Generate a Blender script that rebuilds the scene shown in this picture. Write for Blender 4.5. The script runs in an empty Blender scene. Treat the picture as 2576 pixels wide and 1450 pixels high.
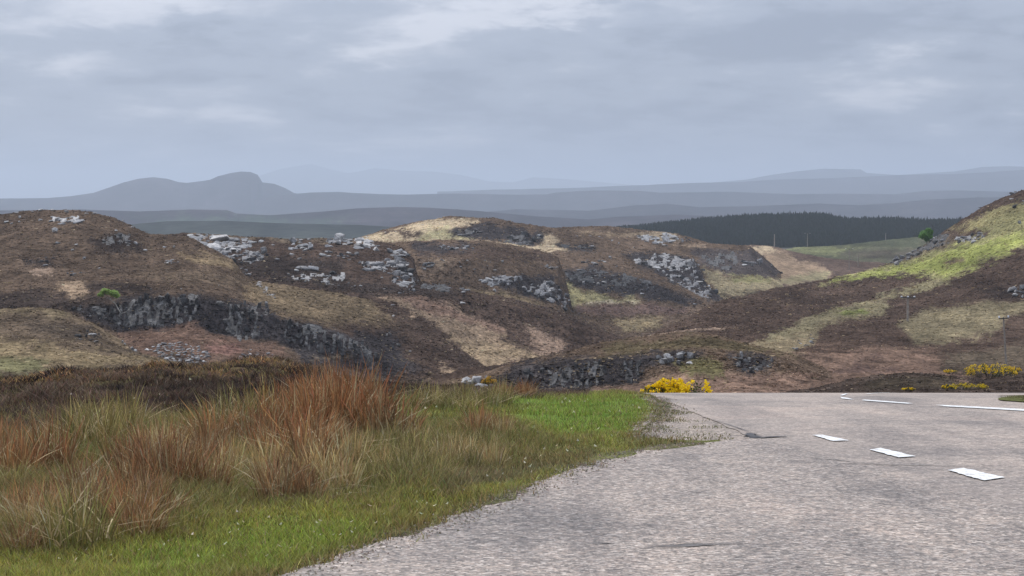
import bpy, bmesh, math, random
import numpy as np
from mathutils import Vector, Matrix

R_ = math.radians
rng = np.random.default_rng(7)
random.seed(7)
scene = bpy.context.scene
COL = scene.collection

# ------------------------------------------------------------------ camera
# all layout measurements are in a 2576 x 1450 grid of the photograph
FPX, CX, CY, HORIZON, EYE = 4700.0, 1288.0, 725.0, 480.0, 1.6
PITCH = math.atan((CY - HORIZON) / FPX)
cam_d = bpy.data.cameras.new('camera')
cam_d.sensor_width = 36.0
cam_d.lens = 36.0 * FPX / 2576.0
cam_d.clip_start = 0.1
cam_d.clip_end = 120000.0
cam = bpy.data.objects.new('camera', cam_d)
cam.location = (0, 0, EYE)
cam.rotation_euler = (math.pi / 2 - PITCH, 0, 0)
COL.objects.link(cam)
scene.camera = cam

# ------------------------------------------------------------------ sky, sun, exposure
SUN_EL, SUN_AZ = 48.0, -35.0        # azimuth measured from +Y (view axis) to +X
world = bpy.data.worlds.new('World')
scene.world = world
world.use_nodes = True
wn, wl = world.node_tree.nodes, world.node_tree.links
wn.clear()


def N(nodes, kind, **kw):
    n = nodes.new(kind)
    for k, v in kw.items():
        setattr(n, k, v)
    return n


def wmath(op, a, b=None, c=None, clamp=False):
    n = wn.new('ShaderNodeMath'); n.operation = op; n.use_clamp = clamp
    for i, v in enumerate((a, b, c)):
        if v is None:
            continue
        if isinstance(v, (int, float)):
            n.inputs[i].default_value = v
        else:
            wl.new(v, n.inputs[i])
    return n.outputs[0]


def wmix(fac, a, b, blend='MIX'):
    n = wn.new('ShaderNodeMix'); n.data_type = 'RGBA'; n.blend_type = blend
    for sock, v in ((n.inputs[0], fac), (n.inputs[6], a), (n.inputs[7], b)):
        if isinstance(v, (int, float)):
            sock.default_value = v
        elif isinstance(v, tuple):
            sock.default_value = (*v, 1.0) if len(v) == 3 else v
        else:
            wl.new(v, sock)
    return n.outputs[2]


w_out = wn.new('ShaderNodeOutputWorld')
w_bg = wn.new('ShaderNodeBackground')
w_bg.inputs['Strength'].default_value = 0.1
nish = wn.new('ShaderNodeTexSky')
nish.sky_type = 'NISHITA'
nish.sun_disc = False
nish.sun_elevation = R_(SUN_EL)
nish.sun_rotation = R_(SUN_AZ)
tc = wn.new('ShaderNodeTexCoord')
sep = wn.new('ShaderNodeSeparateXYZ')
wl.new(tc.outputs['Generated'], sep.inputs[0])
dx, dy, dz = sep.outputs
zc = wmath('MAXIMUM', dz, 0.0)
den = wmath('ADD', zc, 0.2)
cu = wmath('DIVIDE', dx, den)
cv = wmath('DIVIDE', dy, den)
comb = wn.new('ShaderNodeCombineXYZ')
wl.new(cu, comb.inputs[0]); wl.new(cv, comb.inputs[1])


def cloud_noise(scale, detail, rough, off, dist=0.0):
    mp = wn.new('ShaderNodeMapping')
    mp.inputs['Location'].default_value = off
    wl.new(comb.outputs[0], mp.inputs['Vector'])
    nz = wn.new('ShaderNodeTexNoise')
    nz.inputs['Scale'].default_value = scale
    nz.inputs['Detail'].default_value = detail
    nz.inputs['Roughness'].default_value = rough
    nz.inputs['Distortion'].default_value = dist
    wl.new(mp.outputs[0], nz.inputs['Vector'])
    return nz.outputs[0]


c1 = cloud_noise(1.5, 7, 0.55, (3.1, 7.4, 0.0), 0.3)
c2 = cloud_noise(4.2, 7, 0.6, (11.0, 2.0, 5.0), 0.2)
cs = wmath('ADD', wmath('MULTIPLY', c1, 0.62), wmath('MULTIPLY', c2, 0.38))
cs = wmath('ADD', wmath('MULTIPLY', wmath('SUBTRACT', cs, 0.5), 1.6), 0.46)
# individual cloud banks of this sky, by compass bearing and height (tangents), ragged by noise
front = wmath('GREATER_THAN', dy, 0.2)
az = wmath('DIVIDE', dx, wmath('MAXIMUM', dy, 0.2))
el = wmath('DIVIDE', dz, wmath('MAXIMUM', dy, 0.2))
az = wmath('ADD', az, wmath('MULTIPLY', wmath('SUBTRACT', c2, 0.5), 0.10))
el = wmath('ADD', el, wmath('MULTIPLY', wmath('SUBTRACT', cloud_noise(5.5, 7, 0.62, (4.0, 9.0, 1.0), 0.3), 0.5), 0.05))
BANKS = [  # bearing, height, half width, half height, tilt, strength
    (-0.26, 0.098, 0.085, 0.018, 0.0, 0.20), (-0.165, 0.100, 0.05, 0.012, 0.0, 0.12), (-0.225, 0.066, 0.032, 0.009, 0.25, 0.09),
    (-0.22, 0.052, 0.10, 0.012, 0.0, -0.06), (-0.18, 0.079, 0.075, 0.009, 0.0, -0.10), (-0.055, 0.077, 0.028, 0.007, 0.45, 0.13),
    (0.035, 0.094, 0.075, 0.007, 0.06, 0.23), (-0.02, 0.104, 0.10, 0.006, 0.02, 0.05), (0.11, 0.074, 0.16, 0.007, 0.07, -0.07),
    (0.16, 0.063, 0.12, 0.005, 0.12, 0.07), (0.22, 0.050, 0.075, 0.012, 0.08, 0.10), (0.05, 0.052, 0.10, 0.010, 0.1, -0.05),
    (0.275, 0.041, 0.014, 0.005, 0.3, 0.14), (0.02, 0.036, 0.2, 0.006, 0.03, -0.04), (0.20, 0.094, 0.10, 0.010, 0.0, -0.03)]
for (a0, e0, wa, we, tilt, st) in BANKS:
    da = wmath('SUBTRACT', az, a0); de = wmath('SUBTRACT', wmath('SUBTRACT', el, e0), wmath('MULTIPLY', da, tilt))
    q = wmath('ADD', wmath('POWER', wmath('DIVIDE', da, wa), 2.0), wmath('POWER', wmath('DIVIDE', de, we), 2.0))
    g = wmath('MULTIPLY', wmath('EXPONENT', wmath('MULTIPLY', q, -1.0)), st)
    cs = wmath('ADD', cs, wmath('MULTIPLY', g, front))
ramp = wn.new('ShaderNodeValToRGB')
ramp.color_ramp.interpolation = 'EASE'
els = ramp.color_ramp.elements
els[0].position = 0.30; els[0].color = (2.7, 3.05, 3.9, 1)
els[1].position = 0.70; els[1].color = (6.0, 6.2, 6.95, 1)
e = els.new(0.46); e.color = (3.5, 3.9, 4.8, 1)
wl.new(cs, ramp.inputs[0])
# overcast luminance rises from horizon to zenith (CIE overcast sky)
grad = wmath('ADD', wmath('MULTIPLY', zc, 2.3), 0.86)
gcol = wn.new('ShaderNodeCombineColor')
for i in range(3):
    wl.new(grad, gcol.inputs[i])
cl = wmix(1.0, ramp.outputs[0], gcol.outputs[0], 'MULTIPLY')
sky_col = wmix(0.94, nish.outputs[0], cl)
wl.new(sky_col, w_bg.inputs['Color'])
wl.new(w_bg.outputs[0], w_out.inputs['Surface'])

sun_d = bpy.data.lights.new('sun', 'SUN')
sun_d.energy = 2.4
sun_d.angle = R_(10)
sun_d.color = (1.0, 0.95, 0.88)
sun = bpy.data.objects.new('sun', sun_d)
sdir = Vector((math.cos(R_(SUN_EL)) * math.sin(R_(SUN_AZ)), math.cos(R_(SUN_EL)) * math.cos(R_(SUN_AZ)), math.sin(R_(SUN_EL))))
sun.rotation_euler = sdir.to_track_quat('Z', 'Y').to_euler()
sun.location = (0, 0, 60)
COL.objects.link(sun)

vs = scene.view_settings
vs.view_transform = 'Standard'; vs.look = 'None'; vs.gamma = 1.0; vs.use_curve_mapping = False
vs.exposure = 0.22
scene.cycles.use_denoising = True
scene.cycles.volume_bounces = 1
scene.cycles.max_bounces = 5
scene.cycles.transparent_max_bounces = 6


# ------------------------------------------------------------------ numeric helpers
def _h(ix, iy, s):
    n = (ix * 374761393 + iy * 668265263 + s * 982451653) & 0xffffffff
    n = ((n ^ (n >> 13)) * 1274126177) & 0xffffffff
    return ((n ^ (n >> 16)) & 0xffff) / 65535.0


def vnoise(x, y, s=0):
    x = np.asarray(x, float); y = np.asarray(y, float)
    ix = np.floor(x).astype(np.int64); iy = np.floor(y).astype(np.int64)
    fx = x - ix; fy = y - iy
    fx = fx * fx * (3 - 2 * fx); fy = fy * fy * (3 - 2 * fy)
    a = _h(ix, iy, s); b = _h(ix + 1, iy, s); c = _h(ix, iy + 1, s); d = _h(ix + 1, iy + 1, s)
    return (a + (b - a) * fx) * (1 - fy) + (c + (d - c) * fx) * fy


def fbm(x, y, s=0, octv=4, gain=0.5):
    t = 0.0; a = 1.0; tot = 0.0
    for o in range(octv):
        t = t + a * (vnoise(x, y, s + 17 * o) - 0.5) * 2
        tot += a; a *= gain; x = x * 2.03 + 5.1; y = y * 2.03 + 9.7
    return t / tot


def sstep(a, b, x):
    t = np.clip((x - a) / (b - a), 0, 1)
    return t * t * (3 - 2 * t)


def unproj(px, py, r):
    """point on the sight line through (px, py) at forward distance r"""
    a = (px - CX) / FPX; b = -(py - CY) / FPX
    cp, sp = math.cos(PITCH), math.sin(PITCH)
    dyv = cp + b * sp; dzv = -sp + b * cp
    return a * r / dyv, r + 0 * px, EYE + dzv * r / dyv


def proj(x, y, z):
    cp, sp = math.cos(PITCH), math.sin(PITCH)
    zz = z - EYE
    f = y * cp - zz * sp; u = y * sp + zz * cp
    return CX + FPX * x / f, CY - FPX * u / f


def poly_sd(px, py, poly):
    """signed distance, positive inside"""
    P = np.array(poly, float)
    d2 = np.full(px.shape, 1e18); ins = np.zeros(px.shape, bool)
    for k in range(len(P)):
        ax, ay = P[k]; bx, by = P[(k + 1) % len(P)]
        ex, ey = bx - ax, by - ay
        t = np.clip(((px - ax) * ex + (py - ay) * ey) / (ex * ex + ey * ey + 1e-9), 0, 1)
        d2 = np.minimum(d2, (px - ax - t * ex) ** 2 + (py - ay - t * ey) ** 2)
        if by != ay:
            c = ((ay > py) != (by > py)) & (px < (bx - ax) * (py - ay) / (by - ay) + ax)
            ins ^= c
    d = np.sqrt(d2)
    return np.where(ins, d, -d)


def R1(*p): return [(x * .3832, 404 + y * .3832) for x, y in p]
def R2(*p): return [(631.3 + x * .3832, 479.8 + y * .3832) for x, y in p]
def R3(*p): return [(1389 + x * .3048, 441.9 + y * .3048) for x, y in p]
def R4(*p): return [(1919 + x * .3048, 441.9 + y * .3048) for x, y in p]
def R5(*p): return [(1515 + x * .4117, 820.7 + y * .4117) for x, y in p]
def R7(*p): return [(757.6 + x * .3921, 883.8 + y * .3921) for x, y in p]
def box(x0, y0, x1, y1): return ((x0, y0), (x1, y0), (x1, y1), (x0, y1))


# ------------------------------------------------------------------ mesh / object helpers
def new_mesh(name, verts, faces_quads=None, tris=None, col=None, smooth=True):
    me = bpy.data.meshes.new(name)
    verts = np.ascontiguousarray(verts, dtype=np.float32)
    nq = 0 if faces_quads is None else len(faces_quads)
    nt = 0 if tris is None else len(tris)
    loops = []
    if nq: loops.append(np.asarray(faces_quads, np.int32).ravel())
    if nt: loops.append(np.asarray(tris, np.int32).ravel())
    loops = np.concatenate(loops)
    me.vertices.add(len(verts)); me.vertices.foreach_set('co', verts.ravel())
    me.loops.add(len(loops)); me.loops.foreach_set('vertex_index', loops)
    me.polygons.add(nq + nt)
    starts = np.concatenate([np.arange(nq) * 4, nq * 4 + np.arange(nt) * 3]).astype(np.int32)
    me.polygons.foreach_set('loop_start', starts)
    me.polygons.foreach_set('use_smooth', np.full(nq + nt, smooth, dtype=bool))
    me.update(calc_edges=True)
    if col is not None:
        at = me.color_attributes.new('Col', 'FLOAT_COLOR', 'POINT')
        c4 = np.ones((len(verts), 4), np.float32); c4[:, :3] = col
        at.data.foreach_set('color', c4.ravel())
    return me


def add(name, me, mat=None, parent=None, loc=None, kind=None, label=None, cat=None, group=None):
    o = bpy.data.objects.new(name, me)
    COL.objects.link(o)
    if me is not None and mat is not None and len(me.materials) == 0:
        me.materials.append(mat)
    if parent is not None: o.parent = parent
    if loc is not None: o.location = loc
    if kind: o['kind'] = kind
    if label: o['label'] = label
    if cat: o['category'] = cat
    if group: o['group'] = group
    return o


def grid_faces(nr, nc):
    i = np.arange(nr - 1)[:, None] * nc + np.arange(nc - 1)[None, :]
    return np.stack([i, i + 1, i + nc + 1, i + nc], -1).reshape(-1, 4)


# ------------------------------------------------------------------ materials
def mat_base(name, rough=0.95, spec=0.1):
    m = bpy.data.materials.new(name); m.use_nodes = True
    nt = m.node_tree; b = nt.nodes['Principled BSDF']
    b.inputs['Roughness'].default_value = rough
    b.inputs['Specular IOR Level'].default_value = spec
    return m, nt.nodes, nt.links, b


def nmix(n, l, fac, a, b, blend='MIX'):
    k = n.new('ShaderNodeMix'); k.data_type = 'RGBA'; k.blend_type = blend
    for sock, v in ((k.inputs[0], fac), (k.inputs[6], a), (k.inputs[7], b)):
        if isinstance(v, (int, float)): sock.default_value = v
        elif isinstance(v, tuple): sock.default_value = (*v, 1.0)
        else: l.new(v, sock)
    return k.outputs[2]


def nnoise(n, l, scale, detail=4, rough=0.6, vec=None, dist=0.0):
    k = n.new('ShaderNodeTexNoise')
    k.inputs['Scale'].default_value = scale; k.inputs['Detail'].default_value = detail
    k.inputs['Roughness'].default_value = rough; k.inputs['Distortion'].default_value = dist
    if vec is not None: l.new(vec, k.inputs['Vector'])
    return k.outputs[0]


def nramp(n, l, fac, stops):
    k = n.new('ShaderNodeValToRGB')
    e = k.color_ramp.elements
    e[0].position, e[0].color = stops[0][0], (*stops[0][1], 1)
    e[1].position, e[1].color = stops[-1][0], (*stops[-1][1], 1)
    for p, c in stops[1:-1]:
        q = e.new(p); q.color = (*c, 1)
    l.new(fac, k.inputs[0])
    return k.outputs[0]


def nbump(n, l, h, strength, dist, b):
    k = n.new('ShaderNodeBump')
    k.inputs['Strength'].default_value = strength; k.inputs['Distance'].default_value = dist
    l.new(h, k.inputs['Height']); l.new(k.outputs[0], b.inputs['Normal'])


def terrain_mat(name, s1, s2, amp=0.55, bdist=0.3, bstr=0.7):
    """vegetation colour from the ground-cover attribute, broken up by noise"""
    m, n, l, b = mat_base(name, 1.0, 0.0)
    at = n.new('ShaderNodeAttribute'); at.attribute_name = 'Col'
    geo = n.new('ShaderNodeNewGeometry')
    n1 = nnoise(n, l, s1, 6, 0.65, geo.outputs['Position'])
    n2 = nnoise(n, l, s2, 5, 0.7, geo.outputs['Position'])
    g1 = nramp(n, l, n1, [(0.3, (1 - amp,) * 3), (0.5, (1, 1, 1)), (0.72, (1 + amp, 1 + amp * .95, 1 + amp * .85))])
    g2 = nramp(n, l, n2, [(0.34, (1 - amp * 1.1,) * 3), (0.5, (1, 1, 1)), (0.68, (1 + amp * 1.2, 1 + amp * 1.1, 1 + amp))])
    c = nmix(n, l, 1.0, at.outputs['Color'], g1, 'MULTIPLY')
    c = nmix(n, l, 1.0, c, g2, 'MULTIPLY')
    l.new(c, b.inputs['Base Color'])
    nbump(n, l, n1, bstr, bdist, b)
    return m


MAT = {}
MAT['moor'] = terrain_mat('moor_cover', 0.28, 1.1, 0.5, 1.2, 0.9)
MAT['far'] = terrain_mat('far_moor_cover', 0.006, 0.03, 0.35, 5.0, 0.5)
MAT['near'] = terrain_mat('verge_soil_and_moss', 2.2, 14.0, 0.5, 0.03, 0.7)


def blade_mat(name, rough=0.75, transl=0.25):
    m, n, l, b = mat_base(name, rough, 0.15)
    at = n.new('ShaderNodeAttribute'); at.attribute_name = 'Col'
    oi = n.new('ShaderNodeObjectInfo')
    tint = nramp(n, l, oi.outputs['Random'], [(0.0, (0.82, 0.84, 0.86)), (1.0, (1.18, 1.12, 1.04))])
    c = nmix(n, l, 1.0, at.outputs['Color'], tint, 'MULTIPLY')
    l.new(c, b.inputs['Base Color'])
    tr = n.new('ShaderNodeBsdfTranslucent'); l.new(c, tr.inputs['Color'])
    ms = n.new('ShaderNodeMixShader'); ms.inputs[0].default_value = transl
    l.new(b.outputs[0], ms.inputs[1]); l.new(tr.outputs[0], ms.inputs[2])
    l.new(ms.outputs[0], n['Material Output'].inputs['Surface'])
    return m


MAT['grass'] = blade_mat('grass_blades')
MAT['rush'] = blade_mat('rush_stems', 0.7, 0.2)
MAT['twig'] = blade_mat('heather_twigs', 0.9, 0.3)
MAT['leaf'] = blade_mat('leaves', 0.6, 0.3)
MAT['petal'] = blade_mat('gorse_flowers', 0.6, 0.3)
MAT['conifer'] = blade_mat('conifer_needles', 0.9, 0.0)


def rock_mat(name, lo, mid, hi, scale=1.0):
    m, n, l, b = mat_base(name, 0.9, 0.2)
    geo = n.new('ShaderNodeNewGeometry'); oi = n.new('ShaderNodeObjectInfo')
    n1 = nnoise(n, l, 0.55 * scale, 7, 0.68, geo.outputs['Position'], 0.6)
    n2 = nnoise(n, l, 3.5 * scale, 5, 0.7, geo.outputs['Position'])
    c = nramp(n, l, n1, [(0.3, lo), (0.5, mid), (0.72, hi)])
    c = nmix(n, l, 1.0, c, nramp(n, l, n2, [(0.32, (0.6, 0.6, 0.62)), (0.68, (1.3, 1.28, 1.25))]), 'MULTIPLY')
    c = nmix(n, l, 1.0, c, nramp(n, l, oi.outputs['Random'], [(0.0, (0.6, 0.61, 0.63)), (0.5, (0.95, 0.95, 0.95)), (1.0, (1.3, 1.28, 1.24))]), 'MULTIPLY')
    l.new(c, b.inputs['Base Color'])
    nbump(n, l, n2, 0.8, 0.15, b)
    return m


MAT['rock_pale'] = rock_mat('pale_lichened_gneiss', (0.14, 0.137, 0.133), (0.34, 0.333, 0.325), (0.56, 0.55, 0.535))
MAT['rock_dark'] = rock_mat('dark_weathered_gneiss', (0.022, 0.021, 0.021), (0.062, 0.060, 0.059), (0.19, 0.186, 0.182))
MAT['rock_mid'] = rock_mat('grey_gneiss', (0.08, 0.078, 0.077), (0.205, 0.2, 0.197), (0.44, 0.43, 0.42))


def flat_mat(name, col, rough=0.8, var=0.25, scale=6.0, spec=0.2):
    m, n, l, b = mat_base(name, rough, spec)
    geo = n.new('ShaderNodeNewGeometry')
    n1 = nnoise(n, l, scale, 5, 0.65, geo.outputs['Position'])
    g = nramp(n, l, n1, [(0.3, tuple(c * (1 - var) for c in col)), (0.7, tuple(c * (1 + var) for c in col))])
    l.new(g, b.inputs['Base Color'])
    return m


MAT['pole'] = flat_mat('weathered_pole_wood', (0.27, 0.235, 0.2), 0.9, 0.3, 1.5)
MAT['arm'] = flat_mat('dark_crossarm', (0.07, 0.065, 0.06), 0.8, 0.2, 3)
MAT['ceramic'] = flat_mat('white_ceramic', (0.75, 0.75, 0.76), 0.3, 0.05, 5, 0.5)
MAT['bark'] = flat_mat('pale_birch_bark', (0.33, 0.31, 0.27), 0.9, 0.4, 4)
MAT['stem'] = flat_mat('gorse_wood', (0.07, 0.055, 0.035), 0.9, 0.3, 8)


def asphalt(name, base, pink, dark, rough=1.0):
    m, n, l, b = mat_base(name, 0.9, 0.25)
    geo = n.new('ShaderNodeNewGeometry'); pos = geo.outputs['Position']
    vo = n.new('ShaderNodeTexVoronoi'); vo.inputs['Scale'].default_value = 55.0; l.new(pos, vo.inputs['Vector'])
    sepc = n.new('ShaderNodeSeparateColor'); l.new(vo.outputs['Color'], sepc.inputs[0])
    chip = nramp(n, l, sepc.outputs[0], [(0.0, tuple(c * (1 - .5 * rough) for c in base)), (0.45, base), (0.7, pink), (1.0, tuple(c * (1 + .9 * rough) for c in base))])
    big = nnoise(n, l, 0.55, 5, 0.6, pos, 0.8)
    c = nmix(n, l, 1.0, chip, nramp(n, l, big, [(0.32, dark), (0.52, (1, 1, 1)), (0.72, (1.12, 1.08, 1.06))]), 'MULTIPLY')
    med = nnoise(n, l, 7.0, 5, 0.7, pos, 0.5)
    c = nmix(n, l, 1.0, c, nramp(n, l, med, [(0.3, (0.72, 0.73, 0.76)), (0.5, (1, 1, 1)), (0.72, (1.22, 1.2, 1.18))]), 'MULTIPLY')
    fine = nnoise(n, l, 24.0, 3, 0.7, pos)
    c = nmix(n, l, 1.0, c, nramp(n, l, fine, [(0.3, (1 - .34 * rough, 1 - .34 * rough, 1 - .32 * rough)), (0.5, (1, 1, 1)), (0.7, (1 + .3 * rough, 1 + .3 * rough, 1 + .28 * rough))]), 'MULTIPLY')
    mp = n.new('ShaderNodeMapping'); mp.inputs['Rotation'].default_value = (0, 0, 0.75); mp.inputs['Scale'].default_value = (1.5, 0.16, 1.0)
    l.new(pos, mp.inputs['Vector'])
    trk = nnoise(n, l, 1.0, 4, 0.6, mp.outputs[0], 0.3)                 # wheel-polished and oiled streaks
    c = nmix(n, l, 1.0, c, nramp(n, l, trk, [(0.34, (0.76, 0.77, 0.79)), (0.5, (1, 1, 1)), (0.68, (1.14, 1.12, 1.1))]), 'MULTIPLY')
    l.new(c, b.inputs['Base Color'])
    nbump(n, l, vo.outputs['Distance'], 0.6, 0.012, b)
    return m


MAT['road'] = asphalt('main_road_chippings', (0.295, 0.253, 0.218), (0.335, 0.272, 0.23), (0.72, 0.74, 0.77), 0.6)
MAT['layby'] = asphalt('layby_chippings', (0.272, 0.237, 0.207), (0.335, 0.268, 0.222), (0.70, 0.72, 0.75), 0.92)
MAT['gravel'] = asphalt('gravel_and_silt', (0.245, 0.21, 0.18), (0.30, 0.24, 0.195), (0.68, 0.68, 0.6))
MAT['tar'] = flat_mat('tar_joint', (0.06, 0.058, 0.06), 0.8, 0.4, 9)
MAT['crack'] = flat_mat('surface_crack', (0.15, 0.138, 0.13), 0.9, 0.4, 12)
MAT['paint'] = None


def paint_mat():
    m, n, l, b = mat_base('worn_white_road_paint', 0.7, 0.3)
    geo = n.new('ShaderNodeNewGeometry')
    w = nnoise(n, l, 11.0, 8, 0.85, geo.outputs['Position'], 0.6)
    c = nramp(n, l, w, [(0.40, (0.28, 0.255, 0.235)), (0.47, (0.60, 0.59, 0.57)), (0.54, (0.72, 0.72, 0.70)), (1.0, (0.78, 0.78, 0.76))])
    l.new(c, b.inputs['Base Color'])
    return m


MAT['paint'] = paint_mat()

# ground-cover colours (albedo)
HEA = (.068, .048, .038)      # dark heather
HEB = (.102, .073, .053)      # mid brown heather
HEC = (.040, .031, .027)      # nearly black heather / peat
BRA = (.155, .104, .078)      # red bracken litter
BRB = (.235, .172, .118)      # pale bracken
STR = (.38, .30, .20)       # straw grass
TAN = (.185, .138, .085)      # tan-olive grass heath
GRN = (.22, .235, .075)      # pasture green
GRY = (.205, .19, .095)       # yellow green rough grass
OLI = (.085, .078, .045)      # olive moss
DRK = (.042, .037, .037)      # wet ledges of peat and lichen

# ------------------------------------------------------------------ near ground
BUMP_PX = [-900, -300, 0, 400, 650, 800, 950, 1160, 1400, 1550]
BUMP_Z = [.20, .17, .17, .46, .50, .36, .12, .06, -.10, 0]


def near_h(x, y):
    pxx = CX + FPX * x / np.maximum(y, 1.0)
    b = np.interp(pxx, BUMP_PX, BUMP_Z)
    z = -(0.0018 * y + 0.00178 * y * y)
    z = z + b * sstep(13, 40, y) * (1 - sstep(41, 75, y))
    left = 1 - sstep(-0.3, 0.6, x - road_left(y))
    z = z + left * (0.05 * fbm(x * .8, y * .8, 3, 3) + 0.022 * fbm(x * 3, y * 3, 5, 3)) * sstep(4, 9, y)
    hm = left * sstep(17, 23, y) * (1 - sstep(700, 1000, pxx)) * (1 - sstep(44, 60, y))
    z = z + hm * (0.34 * np.abs(fbm(x * 1.0, y * 0.6, 31, 3)) - .06 + 0.05 * fbm(x * 3.1, y * 3, 33, 3))
    return z


def base_r(py):
    """forward distance of the gently convex road surface seen at grid row py"""
    b = -(np.asarray(py, float) - CY) / FPX
    dep = math.sin(PITCH) - b * math.cos(PITCH)
    dep = dep / (math.cos(PITCH) + b * math.sin(PITCH))
    D = dep - 0.0018
    disc = np.maximum(D * D - 4 * EYE * 0.00178, 0)
    return (D - np.sqrt(disc)) / (2 * 0.00178)


_edge_px = [(600, 1490), (700, 1450), (900, 1387), (1100, 1320), (1300, 1240), (1450, 1175), (1600, 1136), (1720, 1121), (1800, 1112), (1888, 1104),
            (1850, 1082), (1790, 1057), (1725, 1030), (1680, 1012), (1650, 1001), (1640, 994.5)]
_ey = np.array([float(base_r(p[1])) for p in _edge_px])
_ex = np.array([unproj(np.array(p[0], float), np.array(p[1], float), yy)[0] for p, yy in zip(_edge_px, _ey)])
_ey = np.concatenate([[0.0], _ey, [34, 45, 80]]); _ex = np.concatenate([[_ex[0] - 3.2], _ex, [_ex[-1] + .25, _ex[-1] + 1.5, _ex[-1] + 6]])


def road_left(y):
    return np.interp(y, _ey, _ex) + 0


# outer (grass) edge of the gravel that lies between verge and main road
_gpx = [(1760, 1118), (1640, 1128), (1600, 1108), (1610, 1085), (1640, 1060), (1665, 1035), (1655, 1012), (1630, 994.5)]
_gy = np.array([float(base_r(p[1])) for p in _gpx])
_gx = np.array([unproj(np.array(p[0], float), np.array(p[1], float), yy)[0] for p, yy in zip(_gpx, _gy)])


def grass_edge(y):
    j = 0.06 * fbm(y * 2.2, y * 0 + 3.3, 41, 4)
    return np.where((y > _gy[0]) & (y < 60), np.minimum(np.interp(y, _gy, _gx), road_left(y)), road_left(y)) + j


NEAR_COV = [
    # (polygon in grid pixels, colour, feather)
    (box(-900, 880, 3600, 1600), (.098, .102, .042), 10),
    ([(-900, 930), (0, 935), (700, 895), (1000, 950), (1420, 985), (1420, 1005), (1000, 985), (760, 1010), (600, 1035), (300, 1060), (100, 1110), (-900, 1150)], HEA, 14),
    ([(0, 960), (300, 955), (620, 965), (620, 1000), (420, 1010), (300, 1050), (0, 1100), (-300, 1100)], HEC, 12),
    ([(100, 925), (500, 905), (720, 905), (800, 930), (700, 950), (350, 945)], (.095, .072, .04), 12),
    ([(-200, 945), (150, 940), (330, 950), (100, 965), (-200, 975)], (.12, .08, .045), 10),
    ([(990, 1003), (1300, 998), (1640, 992), (1680, 1020), (1620, 1080), (1560, 1120), (1400, 1100), (1200, 1050), (1000, 1040)], (.115, .135, .04), 14),
    ([(1250, 1002), (1600, 996), (1640, 1010), (1560, 1090), (1420, 1090), (1300, 1040)], (.10, .15, .035), 20),
    ([(-300, 1420), (200, 1375), (520, 1300), (900, 1270), (1300, 1190), (1560, 1120), (1620, 1140), (1300, 1250), (900, 1395), (600, 1600), (-300, 1600)], (.125, .145, .04), 16),
    ([(300, 1400), (620, 1330), (1000, 1310), (900, 1390), (650, 1480), (300, 1480)], (.11, .15, .035), 25),
    ([(1100, 1215), (1300, 1165), (1500, 1135), (1480, 1160), (1300, 1215), (1120, 1260)], (.085, .085, .05), 14),
]


def near_cover(x, y, z=None):
    if z is None: z = near_h(x, y)
    px, py = proj(x, y, z)
    w1 = fbm(x * 1.3, y * 1.3, 51, 4); w2 = fbm(x * 1.3, y * 1.3, 71, 4)
    pxw = px + 28 * w1; pyw = py + 14 * w2
    c = np.zeros(px.shape + (3,)); c[...] = OLI
    for poly, colr, f in NEAR_COV:
        m = sstep(-f, f, poly_sd(pxw, pyw, poly))[..., None]
        c = c * (1 - m) + np.array(colr) * m
    pm = (.55 * sstep(.48, .75, vnoise(x * 1.7, y * .9, 131) * .65 + .35 * vnoise(x * 6, y * 4, 133)))[..., None]
    c = c * (1 - pm) + np.array((.092, .088, .036)) * pm
    # earth showing at the worn edge of the tarmac
    ed = np.exp(-((x - grass_edge(y)) / 0.11) ** 2)[..., None] * 0.5
    c = c * (1 - ed) + np.array((.12, .1, .07)) * ed
    return c


nr_rows = np.concatenate([np.linspace(2.5, 7.5, 16), 7.5 * (130 / 7.5) ** np.linspace(0, 1, 330)[1:]])
nr_px = np.concatenate([np.linspace(-4200, -240, 40), np.arange(-230, 2810, 7.0), np.linspace(2830, 6200, 40)])
PXg, Yg = np.meshgrid(nr_px, nr_rows)
Xg = (PXg - CX) / FPX * Yg
Zg = near_h(Xg, Yg)
inroad = sstep(0.0, 0.25, Xg - grass_edge(Yg)) * (1 - sstep(36, 50, Yg))
Zg = Zg - 0.02 * inroad
cov = near_cover(Xg, Yg, Zg)
me = new_mesh('verge', np.stack([Xg, Yg, Zg], -1).reshape(-1, 3), grid_faces(*Xg.shape), None, cov.reshape(-1, 3))
add('verge', me, MAT['near'], kind='structure', label='mossy roadside ground sloping away beside the road')

# ------------------------------------------------------------------ road
def strip(name, ys, xl, xr, nc, lift, mat, skew=1.6, **kw):
    t = np.linspace(0, 1, nc) ** skew
    X = xl[:, None] + (xr - xl)[:, None] * t[None, :]
    Y = np.repeat(ys[:, None], nc, 1)
    Z = -(0.0018 * Y + 0.00178 * Y * Y) + lift
    me = new_mesh(name, np.stack([X, Y, Z], -1).reshape(-1, 3), grid_faces(*X.shape))
    return add(name, me, mat, **kw)


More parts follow.
